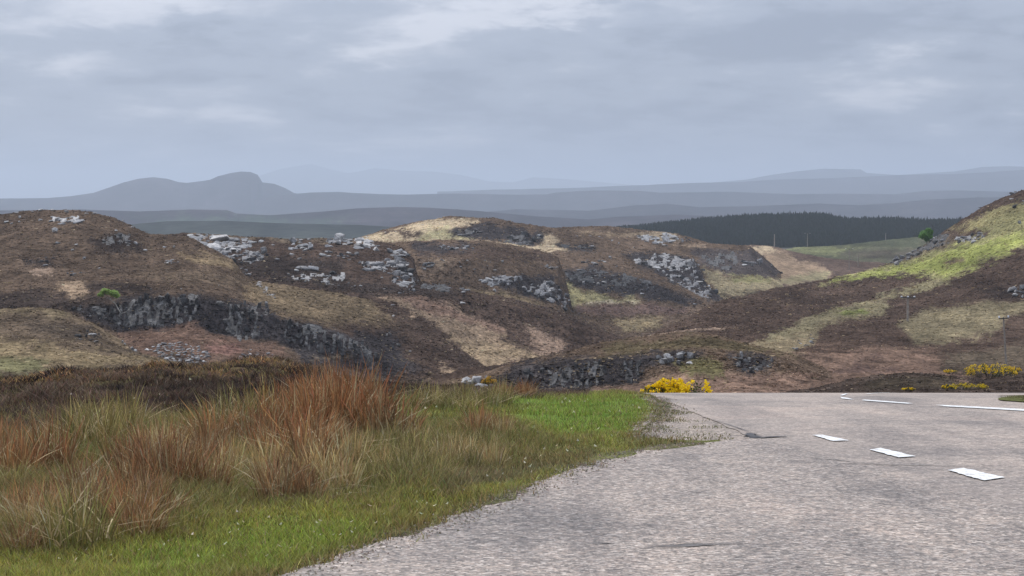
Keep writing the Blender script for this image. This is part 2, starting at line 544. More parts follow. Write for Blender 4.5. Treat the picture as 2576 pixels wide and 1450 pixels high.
SEAM_Y = float(_ey[np.argmax(_ex[:-4])])       # where the layby meets the carriageway
ys_m = np.concatenate([np.linspace(1.5, 8, 30), np.linspace(8.02, 62, 420)])
main_l = np.where(ys_m > SEAM_Y, road_left(ys_m), np.interp(ys_m, [1.5, SEAM_Y], [road_left(SEAM_Y) + 2.4, road_left(SEAM_Y)]))
jit = 0.035 * fbm(ys_m * 2.5, ys_m * 0, 61, 4)
road = strip('road', ys_m, main_l + jit, np.full_like(ys_m, 24.0), 60, 0.000, MAT['road'],
             kind='structure', label='pale main road surface running over the brow')
ys_l = np.concatenate([np.linspace(1.0, 6.5, 24), np.linspace(6.52, SEAM_Y + .02, 300)])
lay_r = np.interp(ys_l, [1.0, SEAM_Y], [road_left(SEAM_Y) + 2.55, road_left(SEAM_Y) + 0.05])
strip('layby', ys_l, road_left(ys_l) + 0.08 * fbm(ys_l * 4, ys_l * 0, 63, 5, .65), lay_r + 0.02, 50, 0.004, MAT['layby'], 1.0,
      kind='structure', label='coarse grey layby tarmac in the foreground')
ys_g = np.linspace(_gy[0] - .25, 40, 220)
strip('gravel', ys_g, np.interp(ys_g, _gy, _gx) - 0.12 + 0.09 * fbm(ys_g * 3, ys_g * 0, 65, 4), np.maximum(road_left(ys_g) + 0.03, np.interp(ys_g, _gy, _gx) + .02), 14, -0.006, MAT['gravel'], 1.0,
      kind='structure', label='silt and gravel wedge between verge and main road')


ys_i = np.linspace(float(base_r(1014)), float(base_r(999)), 26)
_t = np.linspace(0, 1, 26)
isl_l = np.array([(p - CX) / FPX * yy for p, yy in zip(np.interp(_t, [0, .25, .6, 1], [2590, 2524, 2512, 2560]), ys_i)]) + .03 * fbm(ys_i * 4, ys_i * 0, 69, 3)
ti = np.linspace(0, 1, 40)
XI = isl_l[:, None] + (10.5 - isl_l)[:, None] * ti[None, :]; YI = np.repeat(ys_i[:, None], 40, 1)
def island_h(x, y): return -(0.0018 * y + 0.00178 * y * y) + .012
HI = .03 * np.sin(np.pi * np.clip(_t, 0, 1))[:, None] * sstep(0, .5, ti)[None, :]
me = new_mesh('verge', np.stack([XI, YI, island_h(XI, YI) + HI], -1).reshape(-1, 3), grid_faces(26, 40), None, np.repeat([(.10, .105, .045)], 26 * 40, 0))
add('verge', me, MAT['near'], kind='structure', label='small grassy verge at the right edge beyond the white line')


def ground_pt(px, py, lift):
    r = float(base_r(py))
    x = float(unproj(np.array(float(px)), np.array(float(py)), r)[0])
    return (x, r, -(0.0018 * r + 0.00178 * r * r) + lift)


def patch(name, quad, lift, mat, parent, n=10, jitter=0.0, seed=0):
    """road paint: a four-cornered patch laid on the road, corners in grid pixels"""
    P = [Vector(ground_pt(*p, lift)) for p in quad]
    V = []
    m = 4
    for i in range(n + 1):
        a = P[0].lerp(P[1], i / n); b = P[3].lerp(P[2], i / n)
        for j in range(m + 1):
            v = a.lerp(b, j / m)
            if jitter and (j in (0, m) or i in (0, n)):
                k = jitter * (random.random() - .5)
                v = v + (b - a) * k
            v.z = -(0.0018 * v.y + 0.00178 * v.y ** 2) + lift
            V.append(v[:])
    me = new_mesh(name, np.array(V), grid_faces(n + 1, m + 1))
    return add(name, me, mat, parent)


def r5q(*p): return R5(*p)


MARKS = [
    (r5q((1282, 670), (1410, 707), (1510, 704), (1345, 669)), 'near'),
    (r5q((1632, 760), (1810, 808), (1915, 801), (1700, 750)), 'near'),
    (r5q((2108, 886), (2330, 950), (2462, 930), (2210, 873)), 'near'),
    (r5q((1598, 452), (1600, 459), (1885, 480), (1884, 473)), 'far'),
    (r5q((2058, 484), (2070, 493), (2640, 526), (2640, 515)), 'far'),
    (r5q((1455, 436), (1462, 446), (1540, 454), (1500, 442)), 'far'),
    (r5q((1452, 426), (1468, 428), (1502, 416.5), (1488, 415.5)), 'far'),
    (r5q((1612, 416.5), (1614, 419), (1812, 404.5), (1800, 403.5)), 'far'),
]
for k, (q, kind) in enumerate(MARKS):
    patch('dash_marking' if kind == 'near' else 'line_marking', q, 0.008, MAT['paint'], road, 12 if kind == 'near' else 24, 0.12)
# bitumen joint where layby meets carriageway, and small scars in the surface
TARS = [
    (r5q((700, 582), (700, 583.5), (905, 654), (909, 651)),),
    (r5q((885, 655), (885, 690), (965, 688), (950, 664)),),
    (r5q((965, 682), (965, 688), (1110, 680), (1110, 675)),),
]
for (q,) in TARS:
    patch('tar_joint', q, 0.0075, MAT['tar'], road, 16, 0.9)
patch('tar_joint', r5q((1650, 846), (1652, 848), (2130, 857), (2130, 855)), 0.0075, MAT['crack'], road, 60, 3.5)
patch('tar_joint', r5q((1380, 818), (1382, 820), (1650, 848), (1648, 846)), 0.0075, MAT['crack'], road, 40, 3.5)
patch('tar_joint', [(1680, 1373), (1700, 1381), (1815, 1374), (1770, 1370)], 0.0075, MAT['crack'], road, 40, 1.8)
patch('tar_joint', [(1500, 1370), (1510, 1372), (1545, 1371), (1540, 1369)], 0.0075, MAT['crack'], road, 14, 1.8)


# ------------------------------------------------------------------ hills
class Hill:
    """a landform built as one sheet: foot -> ledges -> crest -> far side"""

    def __init__(self, name, x0, x1, rows, base, covers, label, step=2.6, amp=1.0, freq=0.02, back=(160, 45), seed=1, mat='moor',
                 fine=0.35, warp=9.0, kind='structure', rowpx=2.6):
        self.seed = seed
        px = np.arange(x0, x1 + step, step)
        ev = [(np.interp(px, *zip(*y)) if isinstance(y, list) else np.full(px.shape, float(y)),
               np.interp(px, *zip(*r)) if isinstance(r, list) else np.full(px.shape, float(r))) for y, r in rows]
        PY, RR = [], []
        for k in range(len(ev) - 1):
            n = max(4, int(np.max(np.abs(ev[k][0] - ev[k + 1][0])) / rowpx))
            for t in np.linspace(0, 1, n, endpoint=False):
                PY.append(ev[k][0] * (1 - t) + ev[k + 1][0] * t); RR.append(ev[k][1] * (1 - t) + ev[k + 1][1] * t)
        PY.append(ev[-1][0]); RR.append(ev[-1][1])
        PY = np.array(PY); RR = np.array(RR)
        # round off the creases between ledges
        for _ in range(3):
            PY[1:-1] = (PY[:-2] + 2 * PY[1:-1] + PY[2:]) / 4; RR[1:-1] = (RR[:-2] + 2 * RR[1:-1] + RR[2:]) / 4
        PX = np.repeat(px[None, :], PY.shape[0], 0)
        X, Y, Z = unproj(PX, PY, RR)
        nf = X.shape[0]
        nb = 26
        bx, by, bz = [], [], []
        for k in range(1, nb + 1):
            t = k / nb
            rr = RR[-1] + back[0] * t
            xx, yy, _ = unproj(PX[-1], PY[-1], rr)
            bx.append(xx); by.append(yy); bz.append(Z[-1] - back[1] * (t ** 1.6))
        X = np.vstack([X, bx]); Y = np.vstack([Y, by]); Z = np.vstack([Z, bz])
        Z = Z + amp * fbm(X * freq, Y * freq, seed, 4) + fine * amp * fbm(X * freq * 9, Y * freq * 9, seed + 5, 4, .6)
        if mat == 'moor': Z = Z + .16 * amp * fbm(X * freq * 34, Y * freq * 16, seed + 7, 3, .6)
        self.px, self.PY, self.X, self.Y, self.Z, self.nf = px, PY, X, Y, Z, nf
        PYf = np.vstack([PY, np.repeat(PY[-1:], nb, 0)]); PXf = np.repeat(px[None, :], PYf.shape[0], 0)
        # actual screen place of the displaced surface
        sx, sy = proj(X, Y, Z)
        fr = 0.045
        w1 = fbm(PXf * fr, PYf * fr * 2, seed + 11, 4, .6); w2 = fbm(PXf * fr, PYf * fr * 2, seed + 23, 4, .6)
        ax, ay = PXf + warp * 1.6 * w1, PYf + warp * w2
        C = np.zeros(X.shape + (3,)); C[...] = base
        rag = fbm(X * freq * 14, Y * freq * 5, seed + 61, 4, .7) * 2.2 + rng.normal(0, .35, X.shape)
        for cv in covers:
            poly, colr, f = cv[:3]; k = cv[3] if len(cv) > 3 else 1.0
            f2 = f * 1.25
            m = sstep(-f2, f2, poly_sd(PXf + (ax - PXf) * k, PYf + (ay - PYf) * k, poly) + rag * (f * .8 + 2.5) * k)[..., None]
            C = C * (1 - m) + np.array(colr) * m
        # patches of lighter and darker growth
        v = (fbm(X * freq * 2.2, Y * freq * 1.1, seed + 41, 4, .6) + .9 * fbm(X * freq * 9, Y * freq * 3, seed + 43, 4, .65))[..., None]
        C = C * np.exp(0.5 * v * np.array((1, .98, .92)))
        C = np.clip(C, .004, .9)
        self.C = C
        me = new_mesh(name, np.stack([X, Y, Z], -1).reshape(-1, 3), grid_faces(*X.shape), None, C.reshape(-1, 3))
        self.ob = add(name, me, MAT[mat], kind=kind, label=label)

    def at(self, px, py):
        """surface point seen at grid pixel (px, py), with forward distance"""
        i = int(np.clip(np.searchsorted(self.px, px), 0, len(self.px) - 1))
        X, Y, Z = self.X[:self.nf, i], self.Y[:self.nf, i], self.Z[:self.nf, i]
        _, sy = proj(X, Y, Z)
        # first sight of that row from the front
        best = None; run = 1e9
        for j in range(len(sy)):
            if sy[j] < run:
                run = sy[j]
                if sy[j] <= py:
                    best = j; break
        if best is None: best = len(sy) - 1
        dxp = (px - self.px[i]) / FPX * Y[best]
        return Vector((X[best] + dxp, Y[best], Z[best])), Y[best]


# far ground reaching to the horizon
gr = np.concatenate([[60], 70 * (52000 / 70) ** np.linspace(0, 1, 140)])
gz = np.interp(gr, [60, 110, 200, 400, 900, 1600, 3000, 8000, 52000], [-9.5, -27, -52, -62, -78, -95, -130, -190, -215])
ga = np.linspace(-1.25, 1.25, 220)
GA, GR = np.meshgrid(ga, gr)
GX, GY = GR * np.sin(GA) / np.cos(np.clip(GA, -.9, .9)), GR * np.cos(GA) * 1.0
GX = GR * np.sin(GA); GZ = gz[:, None] + 0 * GA + fbm(GX * .002, GY * .002, 91, 4) * np.minimum(GR * .004, 22)
gc = np.zeros(GX.shape + (3,)); gc[...] = (.05, .043, .038)
mk = sstep(-.1, .3, fbm(GX * .0011, GY * .0011, 95, 4))[..., None]
gc = gc * (1 - mk) + np.array((.045, .05, .036)) * mk
me = new_mesh('ground', np.stack([GX, GY, GZ], -1).reshape(-1, 3), grid_faces(*GX.shape), None, gc.reshape(-1, 3))
add('ground', me, MAT['far'], kind='structure', label='open moorland plain stretching to the horizon')


# hazy ridges, far to near
def far_ridge(crest, r, depth, base, seed, label, covers=(), foot=620, amp=None, rowpx=5, step=5):
    x0, x1 = crest[0][0], crest[-1][0]
    return Hill('far_hill', x0, x1, [(foot, r - depth), (crest, r)], base, list(covers), label, step=step,
                amp=amp if amp is not None else r * .0005, freq=9.0 / r, back=(depth * 1.2, r * .02), seed=seed, mat='far', fine=.3, rowpx=rowpx)


FAR = (.034, .029, .033)
far_ridge([(520, 490), (620, 456), (700, 428), (745, 420), (782, 414), (830, 427), (875, 437), (900, 433), (945, 424), (1010, 430), (1090, 432), (1160, 440), (1230, 456), (1290, 459),
           (1340, 446), (1420, 450), (1500, 457), (1580, 464), (1680, 472)], 46000, 3500, FAR, 201, 'faintest mountain range behind the round-topped mountain', foot=520)
far_ridge([(1700, 468), (1800, 459), (1880, 452), (1945, 440), (2000, 432), (2075, 425), (2165, 427), (2180, 436), (2260, 441), (2400, 432), (2470, 421), (2540, 419), (2620, 422), (2900, 440)],
          28000, 3000, FAR, 203, 'faint flat-topped mountain range at the right', foot=520)
far_ridge([(1100, 482), (1300, 476), (1460, 472), (1620, 466), (1740, 461), (1850, 459), (1950, 453), (2080, 449), (2260, 442), (2420, 438), (2576, 428), (2900, 420)],
          21000, 2600, FAR, 205, 'long pale blue moor rising to the right', foot=560)
far_ridge([(-600, 506), (-200, 500), (0, 500.5), (120, 499), (180, 494), (235, 486), (270, 474), (310, 460), (350, 450), (385, 446.5), (420, 450), (450, 459), (470, 460.5), (500, 457), (528, 453), (548, 444),
           (580, 436), (606, 432), (630, 433), (648, 440), (656, 452), (659, 459), (690, 463), (718, 474), (740, 486), (790, 494), (900, 500), (1200, 506)],
          15500, 1900, FAR, 207, 'round-topped blue mountain with a steep right shoulder', foot=580, rowpx=4, step=3, amp=3)
far_ridge([(640, 505), (720, 490), (780, 485), (850, 483.5), (950, 489), (1010, 490.5), (1150, 488), (1300, 491), (1375, 490), (1400, 485), (1500, 480), (1600, 480), (1660, 485), (1800, 482), (1850, 482),
           (2000, 489), (2100, 488), (2250, 489), (2330, 481), (2420, 480), (2580, 485), (2900, 480)],
          14500, 1800, FAR, 209, 'long low blue ridge across the middle distance')
far_ridge([(1150, 540), (1300, 527), (1480, 531), (1600, 517), (1680, 513), (1760, 522), (1880, 519), (1960, 516), (2060, 512), (2160, 517), (2250, 512), (2330, 503), (2460, 497), (2600, 496), (2900, 500)],
          10500, 1500, FAR, 211, 'grey blue hill ridge beyond the plantation')
far_ridge([(-600, 538), (0, 530), (200, 528), (350, 533), (480, 527), (570, 528), (595, 537), (680, 541), (800, 533), (900, 524), (1000, 521), (1080, 523), (1200, 531), (1350, 545), (1480, 552), (1560, 545), (1700, 540), (1800, 545), (1900, 552), (2100, 560)],
          7500, 1300, (.034, .028, .032), 213, 'slate blue moor behind the rocky hills', covers=[([(330, 548), (700, 545), (900, 552), (700, 566), (400, 562)], (.045, .058, .04), 8)])
far_ridge([(-600, 580), (0, 570), (330, 566), (420, 558), (560, 556), (720, 562), (900, 566), (1000, 572), (1200, 590), (1400, 600)],
          4600, 900, (.032, .036, .03), 215, 'dim green farmland and wood beyond the left hill', foot=650)
FH = far_ridge([(1380, 590), (1500, 578), (1600, 572), (1700, 566), (1790, 560), (1900, 551), (2060, 549), (2100, 556), (2130, 562), (2250, 560), (2330, 564), (2420, 566), (2600, 560), (2900, 560)],
               2700, 380, (.03, .034, .026), 217, 'low ridge planted with conifers', foot=625, rowpx=3, amp=2.0)

# nearer hills -----------------------------------------------------------------
L7 = Hill('hill', 1850, 2620, [(700, 1350), ([(1850, 645), (1940, 631), (2000, 622), (2080, 619), (2130, 615), (2230, 603), (2300, 595), (2380, 593), (2620, 600)], 1750)],
          (.085, .084, .056), [(R4((180, 600), (700, 575), (900, 580), (600, 640), (330, 650)), (.15, .155, .08), 5), (R4((650, 640), (1300, 600), (1300, 640), (900, 700)), (.075, .066, .05), 4),
                             (R4((540, 560), (900, 520), (1300, 480), (1300, 600), (700, 575)), (.075, .08, .052), 4)],
          'dull green pasture below the conifer plantation', amp=2.0, freq=.01, seed=3, back=(300, 25))
L6 = Hill('hill', 1780, 2500, [(800, 900), ([(1780, 640), (1890, 618), (1950, 622), (1990, 633), (2060, 650), (2150, 662), (2260, 668), (2500, 680)], 1320)],
          (.10, .072, .058), [(R4((0, 590), (100, 600), (300, 700), (430, 720), (560, 790), (560, 830), (200, 900), (-200, 930), (-300, 860), (-60, 770), (30, 700), (-60, 640), (-200, 600)), BRB, 4),
                              (R4((-300, 860), (100, 850), (400, 800), (560, 800), (500, 850), (0, 920), (-400, 960)), (.22, .19, .115), 4),
                              (R4((-120, 590), (60, 590), (110, 620), (30, 640), (-60, 620)), STR, 3)],
          'pinkish bracken slope at the far end of the glen', amp=1.8, freq=.012, seed=4, back=(250, 30))
L5 = Hill('hill', 1330, 2080, [(930, 880), ([(1330, 640), (1700, 700), (1800, 720), (2080, 760)], 1000),
                               ([(1330, 585), (1400, 573), (1526, 570), (1648, 584), (1708, 591), (1784, 611), (1885, 618), (1905, 634), (1945, 668), (1966, 690), (1985, 712), (2080, 760)], 1180)],
          HEB, [(R3((640, 470), (1000, 470), (1050, 540), (900, 550), (640, 490)), (.26, .205, .14), 3), (R3((1000, 560), (1300, 575), (1290, 595), (1050, 590)), BRB, 3),
                (R3((1150, 620), (1600, 600), (1700, 640), (1900, 790), (1850, 850), (1500, 830), (1250, 760)), (.072, .06, .056), 4),
                (R3((1230, 770), (1500, 840), (2000, 850), (2100, 900), (1400, 1010), (1330, 930)), (.24, .2, .125), 4),
                (R3((1480, 830), (1800, 850), (1800, 890), (1500, 880)), GRY, 4),
                (R3((160, 470), (650, 490), (640, 500), (200, 490)), (.2, .15, .1), 3)],
          'brown ridge with pale rocks behind the central hill', amp=2.0, freq=.014, seed=5)
L4b = Hill('hill', 820, 1960, [(900, 760), ([(820, 680), (1400, 760), (1700, 790), (1860, 800), (1960, 820)], 880),
                               ([(820, 640), (1000, 635), (1200, 640), (1420, 680), (1600, 700), (1760, 740), (1960, 810)], 920),
                               ([(820, 625), (900, 602), (960, 582), (1040, 560), (1128, 543), (1180, 546), (1240, 548), (1300, 561), (1380, 570), (1440, 580), (1520, 600), (1600, 618), (1690, 634), (1740, 646), (1766, 682), (1790, 715), (1816, 748), (1850, 790), (1960, 830)], 1060)],
           HEB, [(R2((700, 330), (800, 290), (1000, 240), (1150, 195), (1300, 175), (1480, 190), (1500, 210), (1330, 240), (1200, 260), (1330, 290), (1480, 325), (1700, 350), (1860, 370), (1920, 360), (1870, 280), (1960, 275), (2030, 320), (2010, 350), (2100, 385),
                     (1960, 410), (1860, 395), (1600, 350), (1450, 330), (1050, 345), (1000, 390), (930, 360), (760, 340)), STR, 3, .45),
                 (R2((850, 265), (1000, 255), (1150, 280), (1130, 300), (900, 290)), HEA, 3),
                 (R2((1250, 300), (1330, 240), (1520, 210), (1900, 265), (1930, 330), (1850, 360), (1630, 330), (1400, 310)), DRK, 4),
                 (R2((1150, 255), (1300, 235), (1330, 290), (1440, 310), (1100, 320)), (.33, .29, .17), 5),
                 (R2((2010, 340), (2240, 350), (2240, 400), (2080, 385)), DRK, 4),
                 (R3((60, 770), (350, 760), (600, 800), (900, 900), (1250, 1030), (1250, 1080), (900, 1040), (350, 960), (150, 900)), DRK, 5),
                 (R3((580, 640), (900, 620), (1170, 700), (1280, 850), (1400, 1000), (1390, 1060), (1180, 960), (950, 850), (700, 740)), DRK, 5),
                 (R3((150, 900), (450, 990), (730, 1030), (700, 1060), (350, 1060), (200, 1100), (40, 1000), (20, 850)), (.225, .20, .11), 5),
                 (R3((300, 1030), (720, 1040), (680, 1060), (300, 1070)), (.33, .28, .2), 3),
                 (R3((200, 1080), (800, 1080), (1130, 1110), (1050, 1140), (700, 1160), (200, 1140)), (.12, .082, .068), 5),
                 (R3((500, 1200), (700, 1170), (960, 1190), (860, 1260), (600, 1280)), (.24, .19, .115), 5)],
           'central hill crowned with straw coloured grass', amp=2.2, freq=.014, seed=6, back=(200, 45), rowpx=2.2)
L4a = Hill('hill', 780, 1700, [(960, 620), ([(780, 760), (1400, 820), (1500, 850), (1700, 920)], 700),
                               ([(780, 660), (1034, 645), (1200, 655), (1300, 680), (1400, 750), (1440, 815), (1700, 900)], 740),
                               ([(780, 640), (900, 618), (980, 612), (1034, 606), (1120, 603), (1206, 606), (1300, 620), (1358, 632), (1404, 652), (1418, 690), (1430, 735), (1441, 786), (1500, 812), (1560, 850), (1640, 885), (1700, 920)], 850)],
           HEB, [(R2((1040, 340), (1300, 335), (1900, 410), (2060, 470), (1900, 460), (1300, 430), (1090, 420)), HEA, 5), (R2((1060, 345), (1500, 350), (1400, 400), (1090, 400)), DRK, 8),
                 (R2((1150, 450), (1300, 450), (1250, 500), (1180, 480)), (.16, .12, .085), 5),
                 (R2((1950, 560), (2000, 570), (2100, 780), (1950, 720), (1800, 680), (1560, 590), (1700, 560)), DRK, 6),
                 (R2((1370, 640), (1640, 670), (1900, 740), (1850, 760), (1600, 700)), (.17, .128, .078), 5)],
           'brown shoulder ending in a grey crag in mid picture', amp=1.8, freq=.018, seed=7)
L3 = Hill('hill', 180, 1780, [(1010, 430), ([(180, 860), (900, 880), (1200, 960), (1500, 950), (1780, 980)], 480),
                              ([(180, 720), (640, 715), (930, 745), (1060, 760), (1200, 800), (1400, 850), (1600, 900), (1780, 960)], 560),
                              ([(180, 690), (640, 690), (900, 715), (1060, 730), (1200, 745), (1400, 800), (1600, 880), (1780, 950)], 575),
                              ([(180, 615), (300, 600), (420, 594), (480, 591), (600, 595), (730, 601), (830, 599), (900, 602), (960, 610), (1010, 622), (1040, 648), (1050, 690), (1062, 712), (1130, 716), (1180, 730), (1240, 742), (1300, 752), (1400, 778), (1480, 806), (1560, 848), (1620, 880), (1700, 920), (1780, 960)], 690)],
          HEA, [(box(470, 590, 1020, 606), (.13, .10, .072), 5), (R1((1300, 600), (1650, 640), (1900, 640), (2240, 700), (2240, 830), (1700, 780), (1560, 700)), HEC, 10),
                (R2((0, 540), (700, 590), (1100, 620), (1400, 680), (1350, 720), (800, 690), (200, 600)), HEC, 10),
                (R2((820, 700), (1000, 700), (1330, 755), (1400, 800), (1520, 850), (1690, 920), (1600, 950), (1760, 1030), (1880, 1090), (1760, 1120), (1500, 1200), (1380, 1250), (1300, 1240), (1180, 1080), (1400, 1120), (1480, 1100), (1330, 960), (1100, 830), (930, 750)), BRB, 4),
                (R2((900, 690), (1060, 700), (1300, 750), (1350, 790), (1600, 870), (1690, 920), (1400, 860), (1150, 820), (1000, 750)), BRA, 5),
                (R2((1320, 960), (1700, 1010), (1880, 1090), (1520, 1180), (1400, 1050)), (.26, .195, .125), 14),
                (R2((1800, 890), (1900, 900), (2070, 1010), (2030, 1060), (1900, 1080), (1830, 980)), (.19, .135, .1), 4),
                (R2((1700, 870), (1800, 920), (1860, 1000), (1700, 960)), HEA, 4)],
          'dark heather hill capped with pale rock slabs', amp=1.6, freq=.022, seed=8, back=(140, 40), rowpx=2.2)
E = Hill('hill', 1080, 3000, [(1090, 130), ([(1080, 1015), (1400, 1010), (1800, 985), (2100, 985), (2600, 992), (3000, 990)], 195),
                              ([(1080, 980), (1300, 965), (1600, 935), (1950, 905), (2200, 898), (2400, 905), (2600, 915), (3000, 900)], [(1080, 240), (1600, 290), (2300, 320), (3000, 320)]),
                              ([(1080, 975), (1300, 950), (1560, 890), (1800, 860), (2000, 850), (2200, 830), (2400, 815), (3000, 800)], [(1080, 270), (1560, 380), (2300, 480), (3000, 470)]),
                              ([(1080, 972), (1180, 950), (1290, 929), (1440, 903), (1560, 864), (1660, 829), (1750, 790), (1830, 754), (1950, 724), (2070, 708), (2150, 690), (2200, 674), (2290, 640), (2330, 612), (2380, 576), (2440, 538), (2500, 504), (2576, 474), (2700, 440), (3000, 400)],
                               [(1080, 300), (1560, 470), (1830, 620), (2100, 780), (2340, 840), (2576, 800), (3000, 760)])],
         HEA, [(R4((470, 915), (640, 860), (800, 800), (1000, 730), (1200, 680), (1350, 600), (1540, 560), (1850, 480), (1700, 400), (1780, 350), (1950, 280), (2154, 210), (2600, 70), (2600, 560), (2154, 600), (1950, 680), (1720, 760), (1620, 830), (1540, 880), (1300, 950),
                   (1100, 1000), (1250, 920), (1380, 850), (1300, 815), (1000, 820), (700, 880)), GRY, 4),
               (R4((1000, 800), (1300, 700), (1600, 600), (2154, 480), (2600, 400), (2600, 540), (2154, 585), (1850, 690), (1680, 760), (1560, 830), (1300, 800)), GRN, 9),
               (R4((560, 890), (900, 800), (1040, 770), (1200, 790), (980, 812), (720, 875)), GRN, 5),
               (R4((1570, 440), (1780, 355), (1960, 285), (2154, 215), (2154, 290), (1900, 400), (1700, 440)), (.2, .175, .09), 9),
               (R4((1480, 720), (1600, 690), (1650, 720), (1500, 760)), (.14, .11, .07), 4),
               (R4((1180, 940), (1400, 840), (1540, 880), (1150, 1000), (950, 1010)), (.19, .165, .1), 5),
               (R4((700, 790), (900, 700), (1040, 660), (1060, 680), (820, 800), (720, 810)), (.23, .185, .12), 3),
               (R4((1300, 560), (1540, 470), (1540, 570), (1330, 640), (1150, 690), (1160, 650)), (.10, .08, .06), 4),
               # benches below
               (R4((240, 1240), (400, 1150), (600, 1110), (800, 1050), (980, 1030), (1050, 1080), (1000, 1150), (750, 1190), (560, 1250), (420, 1400), (200, 1450), (-60, 1420), (0, 1360)), (.18, .155, .095), 5),
               (R4((560, 1140), (760, 1120), (840, 1130), (700, 1170)), (.15, .16, .06), 4),
               (R4((1100, 1230), (1340, 1130), (1450, 1100), (1850, 1070), (2400, 1040), (2400, 1120), (2000, 1170), (1900, 1310), (1500, 1360), (1250, 1380)), (.155, .13, .082), 7),
               (R4((1800, 940), (2400, 900), (2400, 1030), (1900, 1040)), HEC, 10),
               (R4((430, 1330), (460, 1240), (700, 1180), (1060, 1200), (1200, 1360), (1100, 1440), (500, 1420)), HEA, 6),
               (R5((560, 130), (900, 110), (1250, 60), (1330, 20), (1310, 60), (1200, 180), (1250, 190), (1100, 220), (900, 180)), (.155, .125, .08), 5),
               (R5((0, 110), (520, 22), (900, 10), (700, 34), (500, 50), (20, 122)), (.27, .20, .15), 2, .25),
               (R5((-700, 420), (0, 380), (600, 300), (1050, 240), (1250, 190), (1700, 150), (2000, 150), (2250, 300), (1900, 330), (1400, 380), (900, 420)), BRA, 16),
               (R5((1380, 260), (1550, 210), (1700, 200), (1640, 240), (1800, 260), (1700, 290), (1450, 285)), (.10, .068, .056), 5),
               (R5((2080, 180), (2576, 100), (2700, 240), (2400, 260), (2080, 240)), (.095, .075, .055), 8)],
         'big right-hand hillside of heather and green pasture', amp=1.7, freq=.022, seed=9, back=(260, 60), rowpx=2.2)
F = Hill('hill', 1120, 2160, [(1110, 120), ([(1120, 1010), (1400, 1000), (1900, 990), (2160, 1000)], 190),
                              ([(1120, 980), (1230, 968), (1450, 975), (1600, 968), (1750, 930), (1950, 935), (2160, 990)], 215),
                              ([(1120, 968), (1230, 945), (1320, 915), (1450, 905), (1560, 902), (1750, 893), (1880, 893), (1950, 905), (2160, 980)], 221),
                              ([(1120, 962), (1180, 949), (1230, 938), (1290, 922), (1360, 900), (1440, 884), (1515, 866), (1600, 852), (1650, 845), (1729, 836), (1790, 840), (1850, 856), (1930, 878), (2010, 896), (2060, 920), (2160, 970)], 275)],
         HEB, [(R5((-600, 420), (0, 370), (240, 350), (600, 300), (1050, 280), (1300, 300), (1300, 500), (-600, 500)), BRA, 7),
               (R7((1200, 180), (1400, 70), (1700, 40), (2000, 20), (2300, 20), (2576, 30), (2576, 90), (2200, 130), (2150, 230), (1900, 240), (1700, 250), (1380, 240), (1250, 200)), DRK, 6),
               (R5((760, 170), (900, 160), (1050, 190), (1030, 280), (820, 290)), DRK, 5), (R5((300, 170), (600, 160), (610, 240), (350, 250)), DRK, 5),
               (R5((0, 120), (520, 48), (800, 90), (1250, 180), (1000, 170), (700, 150), (300, 150), (0, 200)), (.085, .068, .042), 6),
               (R5((450, 240), (620, 210), (740, 230), (740, 300), (500, 300)), (.125, .11, .055), 6)],
         'low mound with a dark rocky face above the road brow', amp=0.8, freq=.05, seed=10, back=(60, 14), rowpx=2.0, step=2.2)
